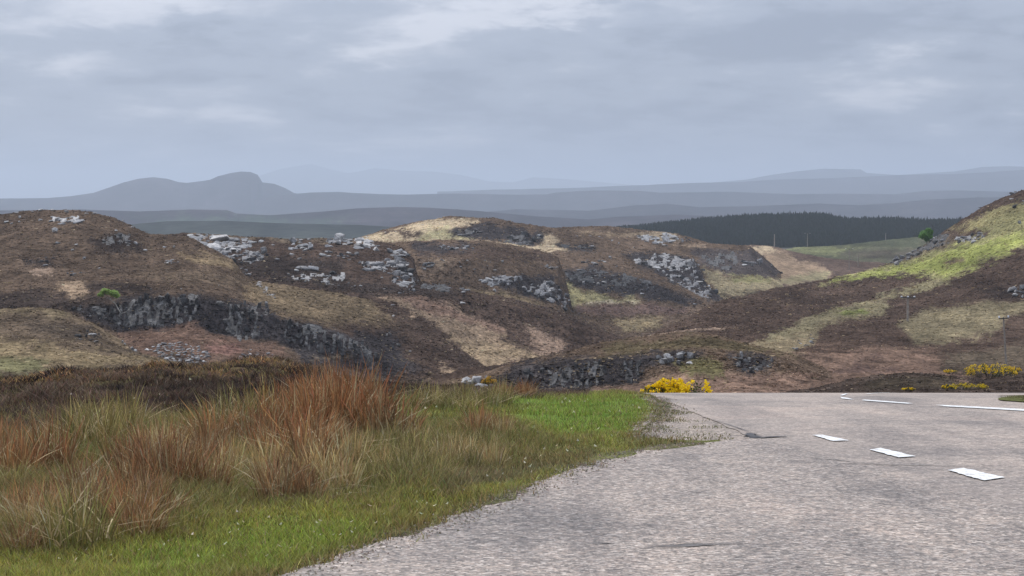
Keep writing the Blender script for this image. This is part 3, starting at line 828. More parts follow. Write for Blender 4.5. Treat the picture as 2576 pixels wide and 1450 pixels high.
L2 = Hill('hill', -420, 1420, [(1080, 230), ([(-420, 960), (400, 930), (900, 985), (1420, 1000)], 300),
                               ([(-420, 850), (0, 830), (150, 820), (300, 838), (420, 828), (520, 832), (600, 850), (700, 868), (800, 892), (900, 935), (1000, 965), (1200, 985), (1420, 990)], 372),
                               ([(-420, 780), (0, 772), (150, 768), (250, 764), (350, 752), (450, 744), (560, 762), (660, 792), (760, 820), (850, 855), (930, 892), (1000, 925), (1100, 945), (1200, 950), (1420, 975)], 380),
                               ([(-420, 570), (-200, 560), (0, 541), (60, 532), (130, 526), (190, 527), (230, 531), (280, 545), (320, 563), (350, 580), (375, 592), (430, 597), (480, 603), (540, 630), (585, 655), (615, 690), (650, 705), (700, 712), (770, 724), (850, 737), (935, 757), (1000, 788), (1060, 822), (1120, 857), (1170, 888), (1215, 918), (1260, 950), (1320, 972), (1420, 985)],
                                [(-420, 640), (300, 620), (600, 560), (900, 510), (1200, 440), (1420, 400)])],
          (.090, .065, .048), [(R1((1200, 620), (1500, 640), (1560, 700), (1300, 680)), TAN, 9), (R1((900, 740), (1300, 720), (1700, 800), (1500, 830), (1000, 780)), (.105, .078, .056), 12),
                (R1((1700, 790), (1900, 800), (2400, 900), (2800, 1030), (3000, 1150), (2600, 1060), (2300, 1050), (1900, 1000), (1600, 890), (1650, 830)), TAN, 12),
                (R2((60, 590), (260, 610), (760, 690), (840, 740), (1000, 860), (900, 910), (700, 900), (300, 850), (0, 740)), (.135, .102, .066), 14),
                (R2((560, 880), (900, 880), (1300, 1000), (1480, 1140), (1380, 1250), (1000, 1220), (600, 1000)), HEA, 10),
                (R2((780, 700), (900, 760), (1100, 850), (1330, 970), (1480, 1110), (1500, 1180), (1300, 1240), (1250, 1080), (1000, 930), (860, 800)), (.07, .05, .04), 8),
                (R1((390, 790), (520, 800), (610, 850), (560, 920), (470, 920), (380, 860)), BRB, 4), (R1((190, 730), (280, 695), (350, 700), (330, 745), (230, 750)), (.24, .175, .13), 3),
                (R1((400, 950), (720, 930), (760, 900), (1000, 890), (1250, 860), (1450, 900), (1760, 960), (1850, 1040), (2100, 1080), (2240, 1140), (2500, 1220), (2800, 1380), (2400, 1400), (2000, 1330), (1880, 1200), (1760, 1190), (1450, 1190), (1250, 1120), (800, 1140), (600, 1060)), DRK, 6),
                (R1((-100, 900), (300, 870), (480, 900), (650, 880), (760, 900), (700, 960), (400, 1000), (-100, 1000)), HEC, 7), (R1((580, 830), (800, 800), (1100, 860), (1000, 890), (780, 880), (600, 880)), HEC, 7), (R1((150, 640), (350, 640), (360, 690), (160, 690)), HEC, 5),
                (R1((560, 500), (900, 510), (950, 590), (640, 600)), HEC, 7),
                (R1((760, 1130), (1100, 1110), (1250, 1060), (1450, 1170), (1800, 1190), (1900, 1300), (1500, 1340), (900, 1300)), (.118, .077, .058), 6),
                (R1((1340, 1220), (1560, 1210), (1580, 1270), (1400, 1290)), (.17, .10, .08), 5),
                (R2((350, 1100), (560, 1090), (800, 1060), (860, 1100), (720, 1110)), (.12, .095, .07), 4),
                (R2((680, 920), (950, 930), (1010, 1090), (960, 1240), (720, 1220), (640, 1020)), DRK, 12),
                (R2((1210, 1110), (1290, 1160), (1420, 1230), (1380, 1260), (1310, 1240)), BRB, 3)],
          'big brown heather hill on the left with a dark cliff', amp=1.3, freq=.028, seed=11, back=(120, 35), rowpx=2.0, step=2.2)
L1 = Hill('hill', -420, 620, [(1080, 140), ([(-420, 940), (0, 930), (620, 960)], 210),
                              ([(-420, 770), (-100, 774), (0, 780), (60, 781), (130, 785), (180, 798), (225, 816), (262, 832), (300, 855), (335, 880), (380, 897), (430, 912), (520, 930), (620, 950)], [(-420, 330), (300, 290), (620, 240)])],
          (.095, .072, .052), [(R1((-900, 1190), (0, 1200), (300, 1230), (700, 1280), (1000, 1290), (1150, 1330), (700, 1345), (300, 1360), (-900, 1400)), (.175, .135, .082), 8),
                (R1((-900, 990), (0, 985), (330, 990), (480, 1030), (300, 1020), (0, 1010), (-900, 1020)), (.15, .118, .075), 6),
                (R1((-900, 1280), (100, 1290), (330, 1320), (250, 1390), (-900, 1400)), (.135, .125, .068), 7),
                (R1((470, 1030), (700, 1080), (900, 1190), (950, 1240), (850, 1230), (600, 1120)), (.16, .12, .08), 4),
                (R1((150, 1060), (520, 1060), (700, 1150), (500, 1180), (200, 1130)), (.07, .055, .043), 7)],
          'near tan and brown spur at the left edge', amp=0.9, freq=.04, seed=12, back=(80, 22), rowpx=2.2)
M = Hill('hill', 1900, 3000, [(1100, 110), ([(1900, 1000), (2100, 996), (3000, 1000)], 128),
                              ([(1900, 995), (1990, 986), (2060, 974), (2130, 960), (2200, 948), (2280, 940), (2360, 943), (2430, 951), (2500, 956), (2576, 953), (2800, 950), (3000, 955)], 175)],
         (.052, .039, .032), [(R5((2100, 330), (2240, 325), (2230, 345), (2100, 345)), BRA, 3), (R5((1700, 320), (2100, 300), (2200, 370), (1500, 390)), (.05, .04, .03), 8)],
         'dark heather bank just beyond the brow of the road', amp=0.5, freq=.08, seed=13, back=(50, 14), rowpx=2.2)

ORD = ['leftmost', 'second from left', 'third from left', 'fourth from left', 'fifth from left', 'sixth from left', 'seventh from left', 'eighth from left', 'ninth from left', 'tenth from left',
       'eleventh from left', 'twelfth from left', 'thirteenth from left', 'fourteenth from left', 'fifteenth from left', 'sixteenth from left', 'seventeenth from left', 'eighteenth from left', 'nineteenth from left', 'twentieth from left',
       'twenty-first from left', 'twenty-second from left', 'twenty-third from left', 'twenty-fourth from left']


def ordinal_labels(obs, phrase):
    """alike things in one row: each is told apart by its turn from the left"""
    for k, o in enumerate(sorted(obs, key=lambda q: q.location.x / q.location.y)):
        o['label'] = ORD[k] + ' of the ' + phrase


# ------------------------------------------------------------------ rocks
CHUNKS = {}


def make_chunk(kind, seed):
    rnd = random.Random(seed)
    bm = bmesh.new()
    if kind == 'slab': sx, sy, sz = 1.0, .75, .42
    elif kind == 'block': sx, sy, sz = .85, .7, .72
    else: sx, sy, sz = .5, .5, 1.0
    n = 15
    for k in range(n):
        v = Vector((rnd.gauss(0, 1), rnd.gauss(0, 1), rnd.gauss(0, 1))).normalized()
        p = 0.55                                   # superquadric: boxy but chipped
        v = Vector([math.copysign(abs(c) ** p, c) for c in v]) * rnd.uniform(.72, 1.0)
        bm.verts.new((v.x * sx * .5, v.y * sy * .5, v.z * sz * .5))
    r = bmesh.ops.convex_hull(bm, input=bm.verts)
    bmesh.ops.delete(bm, geom=[v for v in bm.verts if not v.link_faces], context='VERTS')
    bmesh.ops.recalc_face_normals(bm, faces=bm.faces)
    bmesh.ops.bevel(bm, geom=list(bm.edges), offset=.025, segments=1, affect='EDGES', profile=.6) if seed % 3 == 0 else None
    me = bpy.data.meshes.new('rock')
    bm.to_mesh(me); bm.free()
    return me


for kd in ('slab', 'block', 'column'):
    for mt in ('rock_pale', 'rock_mid', 'rock_dark'):
        L = []
        for s in range(7):
            m0 = make_chunk(kd, 100 + s * 7 + len(kd))
            m0.materials.append(MAT[mt]); L.append(m0)
        CHUNKS[kd, mt] = L


def place_rock(hill, px, py, wpx, kd, mt, parent, root=None, name='rock', sink=.25, rnd=random, flat=1.0):
    p, r = hill.at(px, py)
    s = wpx * r / FPX
    me = rnd.choice(CHUNKS[kd, mt])
    o = bpy.data.objects.new(name, me); COL.objects.link(o)
    if parent is not None:
        o.parent = parent
        p = p - root
    hz = {'slab': .42, 'block': .72, 'column': 1.0}[kd]
    sc = (s * rnd.uniform(.8, 1.3), s * rnd.uniform(.6, 1.1), s * rnd.uniform(.7, 1.15) * flat)
    o.scale = sc
    o.rotation_euler = (rnd.uniform(-.18, .18) + (.42 if mt == 'rock_pale' else .15 if kd == 'slab' else 0), rnd.uniform(-.22, .22), rnd.uniform(0, 6.28) if kd != 'slab' else rnd.uniform(-.6, .6))
    o.location = p + Vector((0, 0, sc[2] * hz * (.5 - sink)))
    return o


def outcrop(hill, poly, n, w, mix, label, name='rock_outcrop', sink=.25, seed=0, cat='outcrop', flat=1.0, line=None):
    """one rock exposure: a root at its base and every block of it a part"""
    rnd = random.Random(seed + int(poly[0][0] * 7 + poly[0][1]))
    cx = sum(p[0] for p in poly) / len(poly); cy = max(p[1] for p in poly)
    root, _ = hill.at(cx, cy - 1)
    e = add(name, None, None, None, root, label=label, cat=cat)
    e.empty_display_size = .5
    colz = 1.12 if mix is CLIF else 1.0
    P = np.array(poly); x0, y0 = P.min(0); x1, y1 = P.max(0)
    if n >= 14 and name != 'stone_heap':
        if mix is CLIF: bedrock(hill, poly, e, root, 'rock_dark', 8.0, 26.0, rnd, 1.5)
        elif mix is PALE: bedrock(hill, poly, e, root, 'rock_pale', 17.0, 6.5, rnd, .7)
        elif mix is GREY: bedrock(hill, poly, e, root, 'rock_mid', 13.0, 8.5, rnd, .9)
        else: bedrock(hill, poly, e, root, 'rock_dark', 12.0, 9.0, rnd, .8)
        n = int(n * (.4 if mix is CLIF else .6))
        sink = max(sink, .36)
    done = 0; tries = 0; pts = []
    while done < n and tries < n * 30:
        tries += 1
        px, py = rnd.uniform(x0, x1), rnd.uniform(y0, y1)
        if poly_sd(np.array([px]), np.array([py]), poly)[0] < 0: continue
        ww = w[0] * (w[1] / w[0]) ** (rnd.random() ** 1.3)
        if any((px - a) ** 2 + ((py - b) * 1.8) ** 2 < (.32 * (ww + c)) ** 2 for a, b, c in pts) and rnd.random() < .85: continue
        pts.append((px, py, ww))
        kd, mt = rnd.choices([m[:2] for m in mix], [m[2] for m in mix])[0]
        place_rock(hill, px, py + .15 * ww, ww, kd, mt, e, root, sink=sink, rnd=rnd, flat=flat * (colz if kd == 'column' else 1))
        done += 1
    return e


def bedrock(hill, poly, e, root, mat, wc, hc, rnd, gain=1.0):
    P = np.array(poly); x0, y0 = P.min(0) - 4; x1, y1 = P.max(0) + 3
    xs = np.arange(x0, x1, 2.2); ys = np.arange(y1, y0, -2.0)
    if len(xs) < 4 or len(ys) < 4: return
    V = np.zeros((len(ys), len(xs), 3)); U = np.zeros((len(ys), len(xs)))
    for a, px in enumerate(xs):
        i = int(np.clip(np.searchsorted(hill.px, px), 0, len(hill.px) - 1))
        X, Y, Z = hill.X[:hill.nf, i], hill.Y[:hill.nf, i], hill.Z[:hill.nf, i]
        run = np.minimum.accumulate(proj(X, Y, Z)[1])
        j = np.clip(np.searchsorted(-run, -ys), 0, hill.nf - 1)
        V[:, a, 0] = X[j] + (px - hill.px[i]) / FPX * Y[j]; V[:, a, 1] = Y[j]; V[:, a, 2] = Z[j]; U[:, a] = Y[j] / FPX
    PXb, PYb = np.meshgrid(xs, ys)
    sd_ = rnd.randint(1, 900)
    qx = PXb + 5 * fbm(PXb * .06, PYb * .06, sd_, 2); qy = PYb + 4 * fbm(PXb * .05, PYb * .08, sd_ + 1, 2) + .18 * (PXb - x0)
    rowi = np.floor(qy / hc).astype(np.int64)
    coli = np.floor(qx / wc + .37 * rowi + _h(rowi, rowi * 0, sd_)).astype(np.int64)
    hgt = _h(coli, rowi, sd_ + 3)
    sdp = poly_sd(PXb, PYb, poly) + 7 * fbm(PXb * .05, PYb * .09, sd_ + 9, 3)
    m = sstep(-3, 5, sdp)
    off = (hgt - .42) * wc * .55 * gain * U * m - (1 - m) * 6 * U - .35 * U
    V[..., 2] += off * .8; V[..., 1] -= np.maximum(off, 0) * .5
    me = new_mesh('bedrock', V.reshape(-1, 3) - np.array(root), grid_faces(*V.shape[:2]), None, None, False)
    add('bedrock', me, MAT[mat], e)


PALE = [('slab', 'rock_pale', 5), ('block', 'rock_pale', 2), ('slab', 'rock_mid', 2)]
GREY = [('slab', 'rock_mid', 3), ('block', 'rock_mid', 3), ('slab', 'rock_pale', 2), ('block', 'rock_dark', 2)]
CLIF = [('column', 'rock_dark', 7), ('column', 'rock_mid', 1), ('block', 'rock_dark', 3)]
DARK = [('slab', 'rock_dark', 3), ('block', 'rock_dark', 3), ('slab', 'rock_mid', 2), ('block', 'rock_mid', 1)]

# left hill
outcrop(L2, R1(*box(330, 370, 525, 415)), 22, (12, 34), PALE, 'cluster of pale boulders just below the left hill summit')
outcrop(L2, R1(*box(640, 485, 850, 560)), 20, (8, 20), DARK, 'dark ledge with pale blocks on the upper left hillside')
outcrop(L2, R1(*box(1075, 655, 1175, 682)), 9, (7, 16), PALE, 'short row of pale stones midway down the left hill')
outcrop(L2, R1(*box(150, 645, 360, 690)), 9, (8, 18), DARK, 'dark low ledge above a bare pink patch, left hill')
outcrop(L2, R1(*box(440, 730, 550, 760)), 6, (8, 16), DARK, 'small dark ledge above the pink bracken patch')
outcrop(L2, R1((380, 950), (720, 960), (740, 1060), (560, 1020)), 20, (7, 18), DARK, 'broken dark rocks left of the leaning birch')
outcrop(L2, R1((720, 990), (800, 940), (900, 905), (1080, 890), (1300, 880), (1310, 1000), (1250, 1060), (1100, 1100), (900, 1110), (760, 1110)), 110, (11, 32), CLIF,
        'dark cliff of upright rock ribs right of the birch', name='cliff', cat='cliff', sink=.3)
outcrop(L2, R1((1390, 920), (1760, 960), (1770, 1060), (1740, 1150), (1580, 1190), (1460, 1120), (1500, 1000)), 75, (11, 32), CLIF,
        'middle section of dark cliff above the red bracken bowl', name='cliff', cat='cliff', sink=.3)
outcrop(L2, R1((1840, 1050), (2050, 1070), (2250, 1150), (2400, 1210), (2480, 1290), (2300, 1290), (2000, 1250), (1860, 1170)), 85, (11, 30), CLIF,
        'lower right section of dark cliff stepping down the spur', name='cliff', cat='cliff', sink=.3)
outcrop(L2, R2((640, 1020), (760, 1060), (850, 1130), (980, 1200), (900, 1230), (760, 1180), (680, 1100)), 20, (7, 18), CLIF, 'dark broken rocks behind the tall rust-red rushes')
outcrop(L2, R2((860, 920), (930, 930), (1000, 1010), (980, 1080), (930, 1060)), 9, (8, 20), CLIF, 'isolated upright pale-edged crag low on the left spur')
outcrop(L2, R1((960, 1240), (1060, 1205), (1200, 1200), (1330, 1230), (1390, 1300), (1370, 1335), (1150, 1335), (1040, 1290)), 130, (6, 18), PALE,
        'heap of pale quarried stone at the foot of the cliff', name='stone_heap', cat='stone heap', sink=.15)
outcrop(L2, R1((1560, 1290), (1650, 1250), (1800, 1275), (1880, 1310), (1700, 1330), (1560, 1325)), 45, (6, 16), PALE,
        'smaller heap of pale stone right of the red patch', name='stone_heap', cat='stone heap', sink=.15)
outcrop(L2, R1((1640, 780), (1700, 790), (1840, 900), (1800, 920), (1700, 840)), 16, (7, 15), GREY, 'string of stones down the shoulder of the left hill')
outcrop(L1, R1(*box(500, 1125, 655, 1190)), 10, (10, 26), DARK, 'dark little crag on the near left spur')
outcrop(L1, R1((780, 1185), (850, 1190), (930, 1250), (860, 1240)), 12, (8, 18), DARK, 'dark rocks on the toe of the near left spur')
# rock-capped hill
outcrop(L3, R1((1240, 490), (1400, 484), (1480, 510), (1620, 520), (1720, 530), (1560, 600), (1400, 580), (1250, 560)), 60, (14, 62), PALE, 'large sheet of pale slabs on the skyline right of the left hill', flat=.8)
outcrop(L3, R1((1390, 580), (1600, 575), (1760, 620), (1700, 660), (1640, 690), (1520, 660), (1420, 620)), 42, (12, 34), GREY, 'grey blocks tumbling below the large pale slabs')
outcrop(L3, R1((1540, 690), (1600, 690), (1650, 770), (1610, 760)), 8, (8, 18), GREY, 'thin trail of grey blocks beside the left hill shoulder')
outcrop(L3, R1(*box(1890, 515, 2050, 600)), 12, (10, 34), PALE, 'scattered flat pale rocks on the dark hilltop')
outcrop(L3, R2((490, 330), (560, 312), (660, 318), (650, 350), (500, 360)), 16, (18, 48), PALE, 'brightest rounded white rocks on the middle skyline')
outcrop(L3, R2((660, 320), (760, 322), (830, 360), (860, 385), (700, 375)), 20, (14, 46), PALE, 'white rock steps just right of the brightest skyline rocks', flat=.8)
outcrop(L3, R2((230, 365), (390, 358), (390, 400), (240, 390)), 7, (14, 34), PALE, 'flat pale slabs below the middle skyline')
outcrop(L3, R2((450, 400), (700, 410), (700, 445), (480, 430)), 12, (10, 34), GREY, 'grey slabs half sunk in heather in mid hill')
outcrop(L3, R2((320, 495), (430, 490), (425, 525), (330, 522)), 4, (20, 38), PALE, 'single large pale slab on the dark heather face')
outcrop(L3, R2((890, 385), (1050, 385), (1060, 430), (940, 430)), 16, (12, 34), GREY, 'stepped grey slabs at the top of the right crag')
outcrop(L3, R2((720, 470), (840, 450), (1000, 440), (1050, 490), (1060, 560), (980, 560), (860, 540), (730, 500)), 56, (14, 46), GREY, 'stacked grey blocks of the crag facing right', name='cliff', cat='cliff')
outcrop(L3, R2((850, 565), (1030, 560), (1090, 580), (1085, 650), (1040, 660), (980, 630)), 26, (8, 32), GREY, 'lower grey blocks under the stacked crag')
outcrop(L3, R2((230, 545), (620, 545), (620, 610), (300, 600)), 34, (8, 26), GREY, 'broken line of grey rocks across the dark heather face')
outcrop(L3, R2((1080, 600), (1300, 560), (1320, 680), (1100, 640)), 22, (8, 20), DARK, 'small dark rocks right of the stacked crag')
outcrop(L3, R2((1370, 635), (1450, 630), (1450, 670), (1380, 670)), 7, (8, 20), PALE, 'pale stones on the brown shoulder above the bracken slope')
outcrop(L3, R2((0, 395), (100, 400), (110, 440), (10, 445)), 9, (12, 30), GREY, 'large grey block group under the skyline slabs')
SPR = [('slab', 'rock_mid', 2), ('block', 'rock_mid', 1), ('slab', 'rock_pale', 2)]
outcrop(L3, R2((0, 430), (200, 420), (700, 450), (900, 560), (800, 620), (200, 560)), 13, (6, 15), SPR, 'sprinkle of small stones on the dark face left of the crag')
outcrop(L3, R2((300, 590), (700, 610), (1250, 700), (1100, 690), (600, 640)), 13, (6, 13), SPR, 'sprinkle of small stones low on the dark heather face')
outcrop(L4a, R2((1150, 430), (1500, 450), (1900, 560), (1500, 560)), 13, (6, 13), SPR, 'sprinkle of small stones over the brown shoulder')
outcrop(L5, R3((100, 450), (600, 470), (900, 600), (400, 640)), 13, (5, 12), SPR, 'sprinkle of small stones along the far brown ridge')
# brown shoulder
outcrop(L4a, R2((1080, 370), (1400, 360), (1500, 380), (1320, 400)), 12, (7, 18), GREY, 'few grey stones along the dark upper shoulder')
outcrop(L4a, R2((1090, 470), (1200, 475), (1200, 520), (1110, 515)), 9, (8, 20), GREY, 'grey stones just right of the stacked crag')
outcrop(L4a, R2((1500, 590), (1660, 550), (1780, 560), (1780, 600), (1640, 640), (1520, 630)), 24, (8, 26), GREY, 'loose grey rocks on the brown shoulder')
outcrop(L4a, R2((1780, 640), (1850, 610), (1990, 590), (2050, 650), (2095, 740), (2085, 790), (1960, 740), (1800, 660)), 62, (10, 32), GREY, 'grey crag at the end of the brown shoulder', name='cliff', cat='cliff', sink=.2)
outcrop(L4a, R2((1930, 480), (2000, 490), (2010, 530), (1940, 520)), 8, (8, 22), GREY, 'small grey knuckle of rock above the shoulder crag')
# central hill
outcrop(L4b, R2((1330, 260), (1500, 240), (1520, 300), (1360, 300)), 26, (8, 26), DARK, 'dark rocks left of the straw track on the central hill')
outcrop(L4b, R2((1620, 320), (1740, 280), (1900, 290), (1920, 340), (1800, 360), (1640, 345)), 46, (8, 28), DARK, 'dark crag set in straw grass under the central summit', name='cliff', cat='cliff')
outcrop(L4b, R2((2010, 350), (2240, 350), (2240, 395), (2060, 380)), 20, (7, 20), DARK, 'dark rocks right of the straw track')
outcrop(L4b, R3((60, 790), (350, 770), (620, 820), (880, 890), (860, 960), (500, 930), (150, 880)), 62, (6, 18), DARK, 'dark rock band peppered with pale stones above green grass')
outcrop(L4b, R3((640, 690), (900, 640), (1180, 700), (1250, 800), (1150, 830), (900, 770), (700, 740)), 60, (10, 30), GREY, 'slabby upper part of the large grey crag', name='cliff', cat='cliff')
outcrop(L4b, R3((850, 780), (1150, 840), (1260, 830), (1340, 920), (1390, 1000), (1290, 1040), (1100, 940), (960, 860)), 70, (9, 26), GREY, 'lower buttress of the large grey crag facing the glen', name='cliff', cat='cliff')
outcrop(L4b, R3((230, 700), (400, 700), (560, 760), (480, 770), (250, 730)), 12, (7, 18), GREY, 'grey stones on the brown face above the dark rock band')
# far brown ridge
outcrop(L5, R3((670, 495), (830, 490), (950, 560), (930, 590), (760, 540)), 26, (7, 24), PALE, 'pale rocks on the crest of the far brown ridge')
outcrop(L5, R3((890, 485), (1040, 482), (1050, 540), (900, 540)), 9, (12, 30), [('block', 'rock_pale', 1), ('slab', 'rock_pale', 1)], 'square pale knob on the far brown ridge')
outcrop(L5, R3((1060, 520), (1180, 530), (1180, 560), (1080, 560)), 8, (7, 16), GREY, 'small grey rocks right of the square pale knob')
outcrop(L5, R3((1560, 705), (1720, 705), (1720, 745), (1570, 740)), 9, (12, 30), GREY, 'long grey slab on the end of the far ridge')
outcrop(L5, R3((1200, 640), (1500, 630), (1560, 720), (1480, 790), (1280, 760)), 30, (6, 16), DARK, 'dark rough rocks on the end of the far ridge')
outcrop(L5, R3((1780, 740), (1900, 730), (1900, 800), (1800, 800)), 14, (6, 16), DARK, 'dark toe of the far ridge above the bracken')
# right hillside
outcrop(E, R4((1040, 720), (1120, 660), (1230, 640), (1220, 690), (1100, 740)), 16, (10, 30), [('slab', 'rock_mid', 3), ('block', 'rock_mid', 2)], 'grey boulders at the lower tip of the green pasture')
outcrop(E, R4((1200, 640), (1300, 570), (1420, 500), (1540, 470), (1540, 560), (1380, 610), (1250, 680)), 30, (8, 20), [('slab', 'rock_mid', 3), ('block', 'rock_dark', 2)], 'jumbled dark boulders below the round green tree')
outcrop(E, R4((1600, 500), (1830, 470), (1830, 520), (1720, 550), (1610, 550)), 24, (9, 26), GREY, 'rocky brow along the top edge of the green pasture')
outcrop(E, R4((2030, 60), (2154, 200), (2200, 250), (2060, 260)), 8, (8, 20), GREY, 'grey rocks high on the right edge of the hillside')
outcrop(E, R4((2030, 940), (2200, 920), (2200, 1010), (2050, 1010)), 12, (12, 34), [('block', 'rock_mid', 2), ('slab', 'rock_mid', 1), ('block', 'rock_dark', 1)], 'blue grey rock face in dark heather at the right edge')
outcrop(E, R4((240, 1440), (300, 1360), (420, 1300), (430, 1420)), 12, (6, 13), [('block', 'rock_mid', 1), ('slab', 'rock_mid', 1)], 'lichened stones at the edge of the tan bench')
# roadside mound
outcrop(F, R7((1380, 130), (1500, 110), (1620, 130), (1700, 100), (1900, 60), (1960, 110), (1900, 220), (1720, 250), (1560, 240), (1420, 200)), 80, (8, 34), CLIF, 'dark rock face with a grey slab above the road brow', name='cliff', cat='cliff', sink=.3)
outcrop(F, R7((2020, 60), (2180, 60), (2190, 130), (2160, 220), (2060, 190)), 22, (8, 26), CLIF, 'narrow dark crag with hanging rock on the roadside mound', name='cliff', cat='cliff')
outcrop(F, R5(*box(345, 185, 435, 235)), 5, (22, 40), [('block', 'rock_mid', 2), ('block', 'rock_pale', 1)], 'left one of two square grey rock faces on the mound')
outcrop(F, R5(*box(465, 180, 545, 235)), 5, (22, 38), [('block', 'rock_mid', 2), ('block', 'rock_pale', 1)], 'right one of two square grey rock faces on the mound')
outcrop(F, R5((760, 190), (880, 180), (1040, 210), (1030, 280), (860, 285)), 32, (8, 24), [('block', 'rock_dark', 3), ('block', 'rock_mid', 2), ('column', 'rock_mid', 1)], 'dark crag right of the square rock faces')
outcrop(F, R7((1030, 190), (1080, 165), (1220, 165), (1230, 225), (1060, 222)), 9, (20, 44), [('block', 'rock_pale', 2), ('slab', 'rock_pale', 1), ('block', 'rock_mid', 1)], 'pale grey boulder group beside the orange gorse')

# single boulders
GRP = {'a': ('small pale rocks along the left hilltop', 'pale rocks on the left hilltop'),
       'b': ('single pale stones dotted over the brown left hillside', 'pale stones on the left hillside'),
       'c': ('single pale stones dotted over the central slopes', 'pale stones on the central slopes')}
BO = {}
BOUL = [(L2, R1, [(110, 345, 12), (212, 338, 11), (265, 330, 12), (340, 329, 10), (130, 380, 16), (40, 410, 14), (78, 417, 12), (126, 407, 8), (265, 392, 16), (435, 343, 14), (567, 350, 10), (620, 350, 10), (805, 402, 10), (868, 444, 12)], 'a'),
        (L2, R1, [(360, 466, 22), (380, 544, 12), (500, 554, 10), (476, 600, 9), (552, 647, 11), (650, 713, 8), (762, 465, 10), (950, 590, 12), (892, 548, 14), (1142, 574, 14), (1082, 573, 9), (992, 853, 8), (1440, 824, 7), (1190, 848, 7), (80, 1030, 12)], 'b'),
        (L3, R2, [(145, 360, 12), (268, 425, 14), (505, 372, 10), (930, 755, 11), (1390, 740, 14)], 'c'),
        (L4a, R2, [(1420, 460, 8), (1650, 470, 18), (1510, 595, 10), (1600, 660, 12), (1350, 385, 14)], 'c'),
        (L2, R2, [(935, 825, 8), (905, 935, 10), (1045, 1060, 8)], 'b'),
        (L4b, R3, [(480, 690, 12), (205, 510, 7), (845, 660, 8), (590, 912, 7), (740, 980, 14), (1180, 1062, 14)], 'c')]
for hill, RR_, pts, g in BOUL:
    for x, y, w in pts:
        (px, py), = RR_((x, y))
        o = place_rock(hill, px, py + .1 * w, w * random.uniform(.9, 1.2), random.choice(['slab', 'block']), 'rock_pale', None, name='boulder', sink=.2)
        o['group'] = GRP[g][1]; o['category'] = 'boulder'; BO.setdefault(g, []).append(o)
for g in BO: ordinal_labels(BO[g], GRP[g][0])
o = place_rock(E, *R4((2118, 398))[0], 15, 'block', 'rock_pale', None, name='boulder'); o['label'] = 'cream coloured boulder on the green pasture at the right edge'; o['category'] = 'boulder'


# ------------------------------------------------------------------ blades (grass, rush, heather)
def blades(P, h, w, lean, c0, c1, seg=2, drng=rng):
    """P base points (n,3); h,w (n,); lean (n,2) tip offset; colours at base and tip (n,3)"""
    n = len(P)
    a = drng.uniform(0, np.pi, n)
    wx, wy = np.cos(a) * w * .5, np.sin(a) * w * .5
    lv = []
    for k in range(seg):
        t = k / seg
        c = P + np.stack([lean[:, 0] * t ** 1.8, lean[:, 1] * t ** 1.8, h * t], -1)
        s = (1 - .35 * t)
        off = np.stack([wx * s, wy * s, 0 * wx], -1)
        lv += [c - off, c + off]
    lv.append(P + np.stack([lean[:, 0], lean[:, 1], h], -1))
    V = np.stack(lv, 1)                        # n, 2*seg+1, 3
    k = 2 * seg + 1
    ts = np.array([i // 2 / seg for i in range(2 * seg)] + [1.0])
    C = c0[:, None, :] * (1 - ts[None, :, None]) + c1[:, None, :] * ts[None, :, None]
    b = np.arange(n)[:, None] * k
    quads = np.concatenate([b + np.array([[2 * j, 2 * j + 1, 2 * j + 3, 2 * j + 2]]) for j in range(seg - 1)], 0) if seg > 1 else None
    tris = b + np.array([[2 * seg - 2, 2 * seg - 1, 2 * seg]])
    return V.reshape(-1, 3), quads, tris, C.reshape(-1, 3)


def blade_obj(name, P, h, w, lean, c0, c1, mat, seg=2, **kw):
    V, q, t, C = blades(P, h, w, lean, c0, c1, seg)
    me = new_mesh(name, V, q, t, C, smooth=False)
    return add(name, me, mat, **kw)


def sample_ground(n, px0, px1, py0, py1, rmax=33.0):
    px = rng.uniform(px0, px1, n); py = rng.uniform(py0, py1, n)
    r = np.minimum(base_r(py), rmax) * (1 + rng.normal(0, .01, n))
    x = (px - CX) / FPX * r
    return x, r


def vary(c, amt=.25, hue=.08):
    n = len(c)
    return np.clip(c * (1 + rng.normal(0, amt, (n, 1))) * (1 + rng.normal(0, hue, (n, 3))), .008, .8)


# short turf on the verge
x, y = sample_ground(250000, -260, 1760, 996, 1500)
far = rng.uniform(24, 34, 30000); xf = (rng.uniform(850, 1660, 30000) - CX) / FPX * far
x = np.concatenate([x, xf]); y = np.concatenate([y, far])
ge = grass_edge(y)
d = ge - x
keep = (d > -0.03 - .25 * (vnoise(x * 5, y * 5, 7) > .66) * rng.random(len(x))) & (rng.random(len(x)) < sstep(-.05, .22, d) * .9 + .12)
x, y = x[keep], y[keep]
z = near_h(x, y)
cov = near_cover(x, y, z)
dist_k = y / 12
hh = (0.02 + 0.03 * rng.random(len(x))) * (0.7 + .9 * vnoise(x * 1.6, y * 1.6, 77)) * (.75 + .25 * dist_k)
spx, spy = proj(x, y, z)
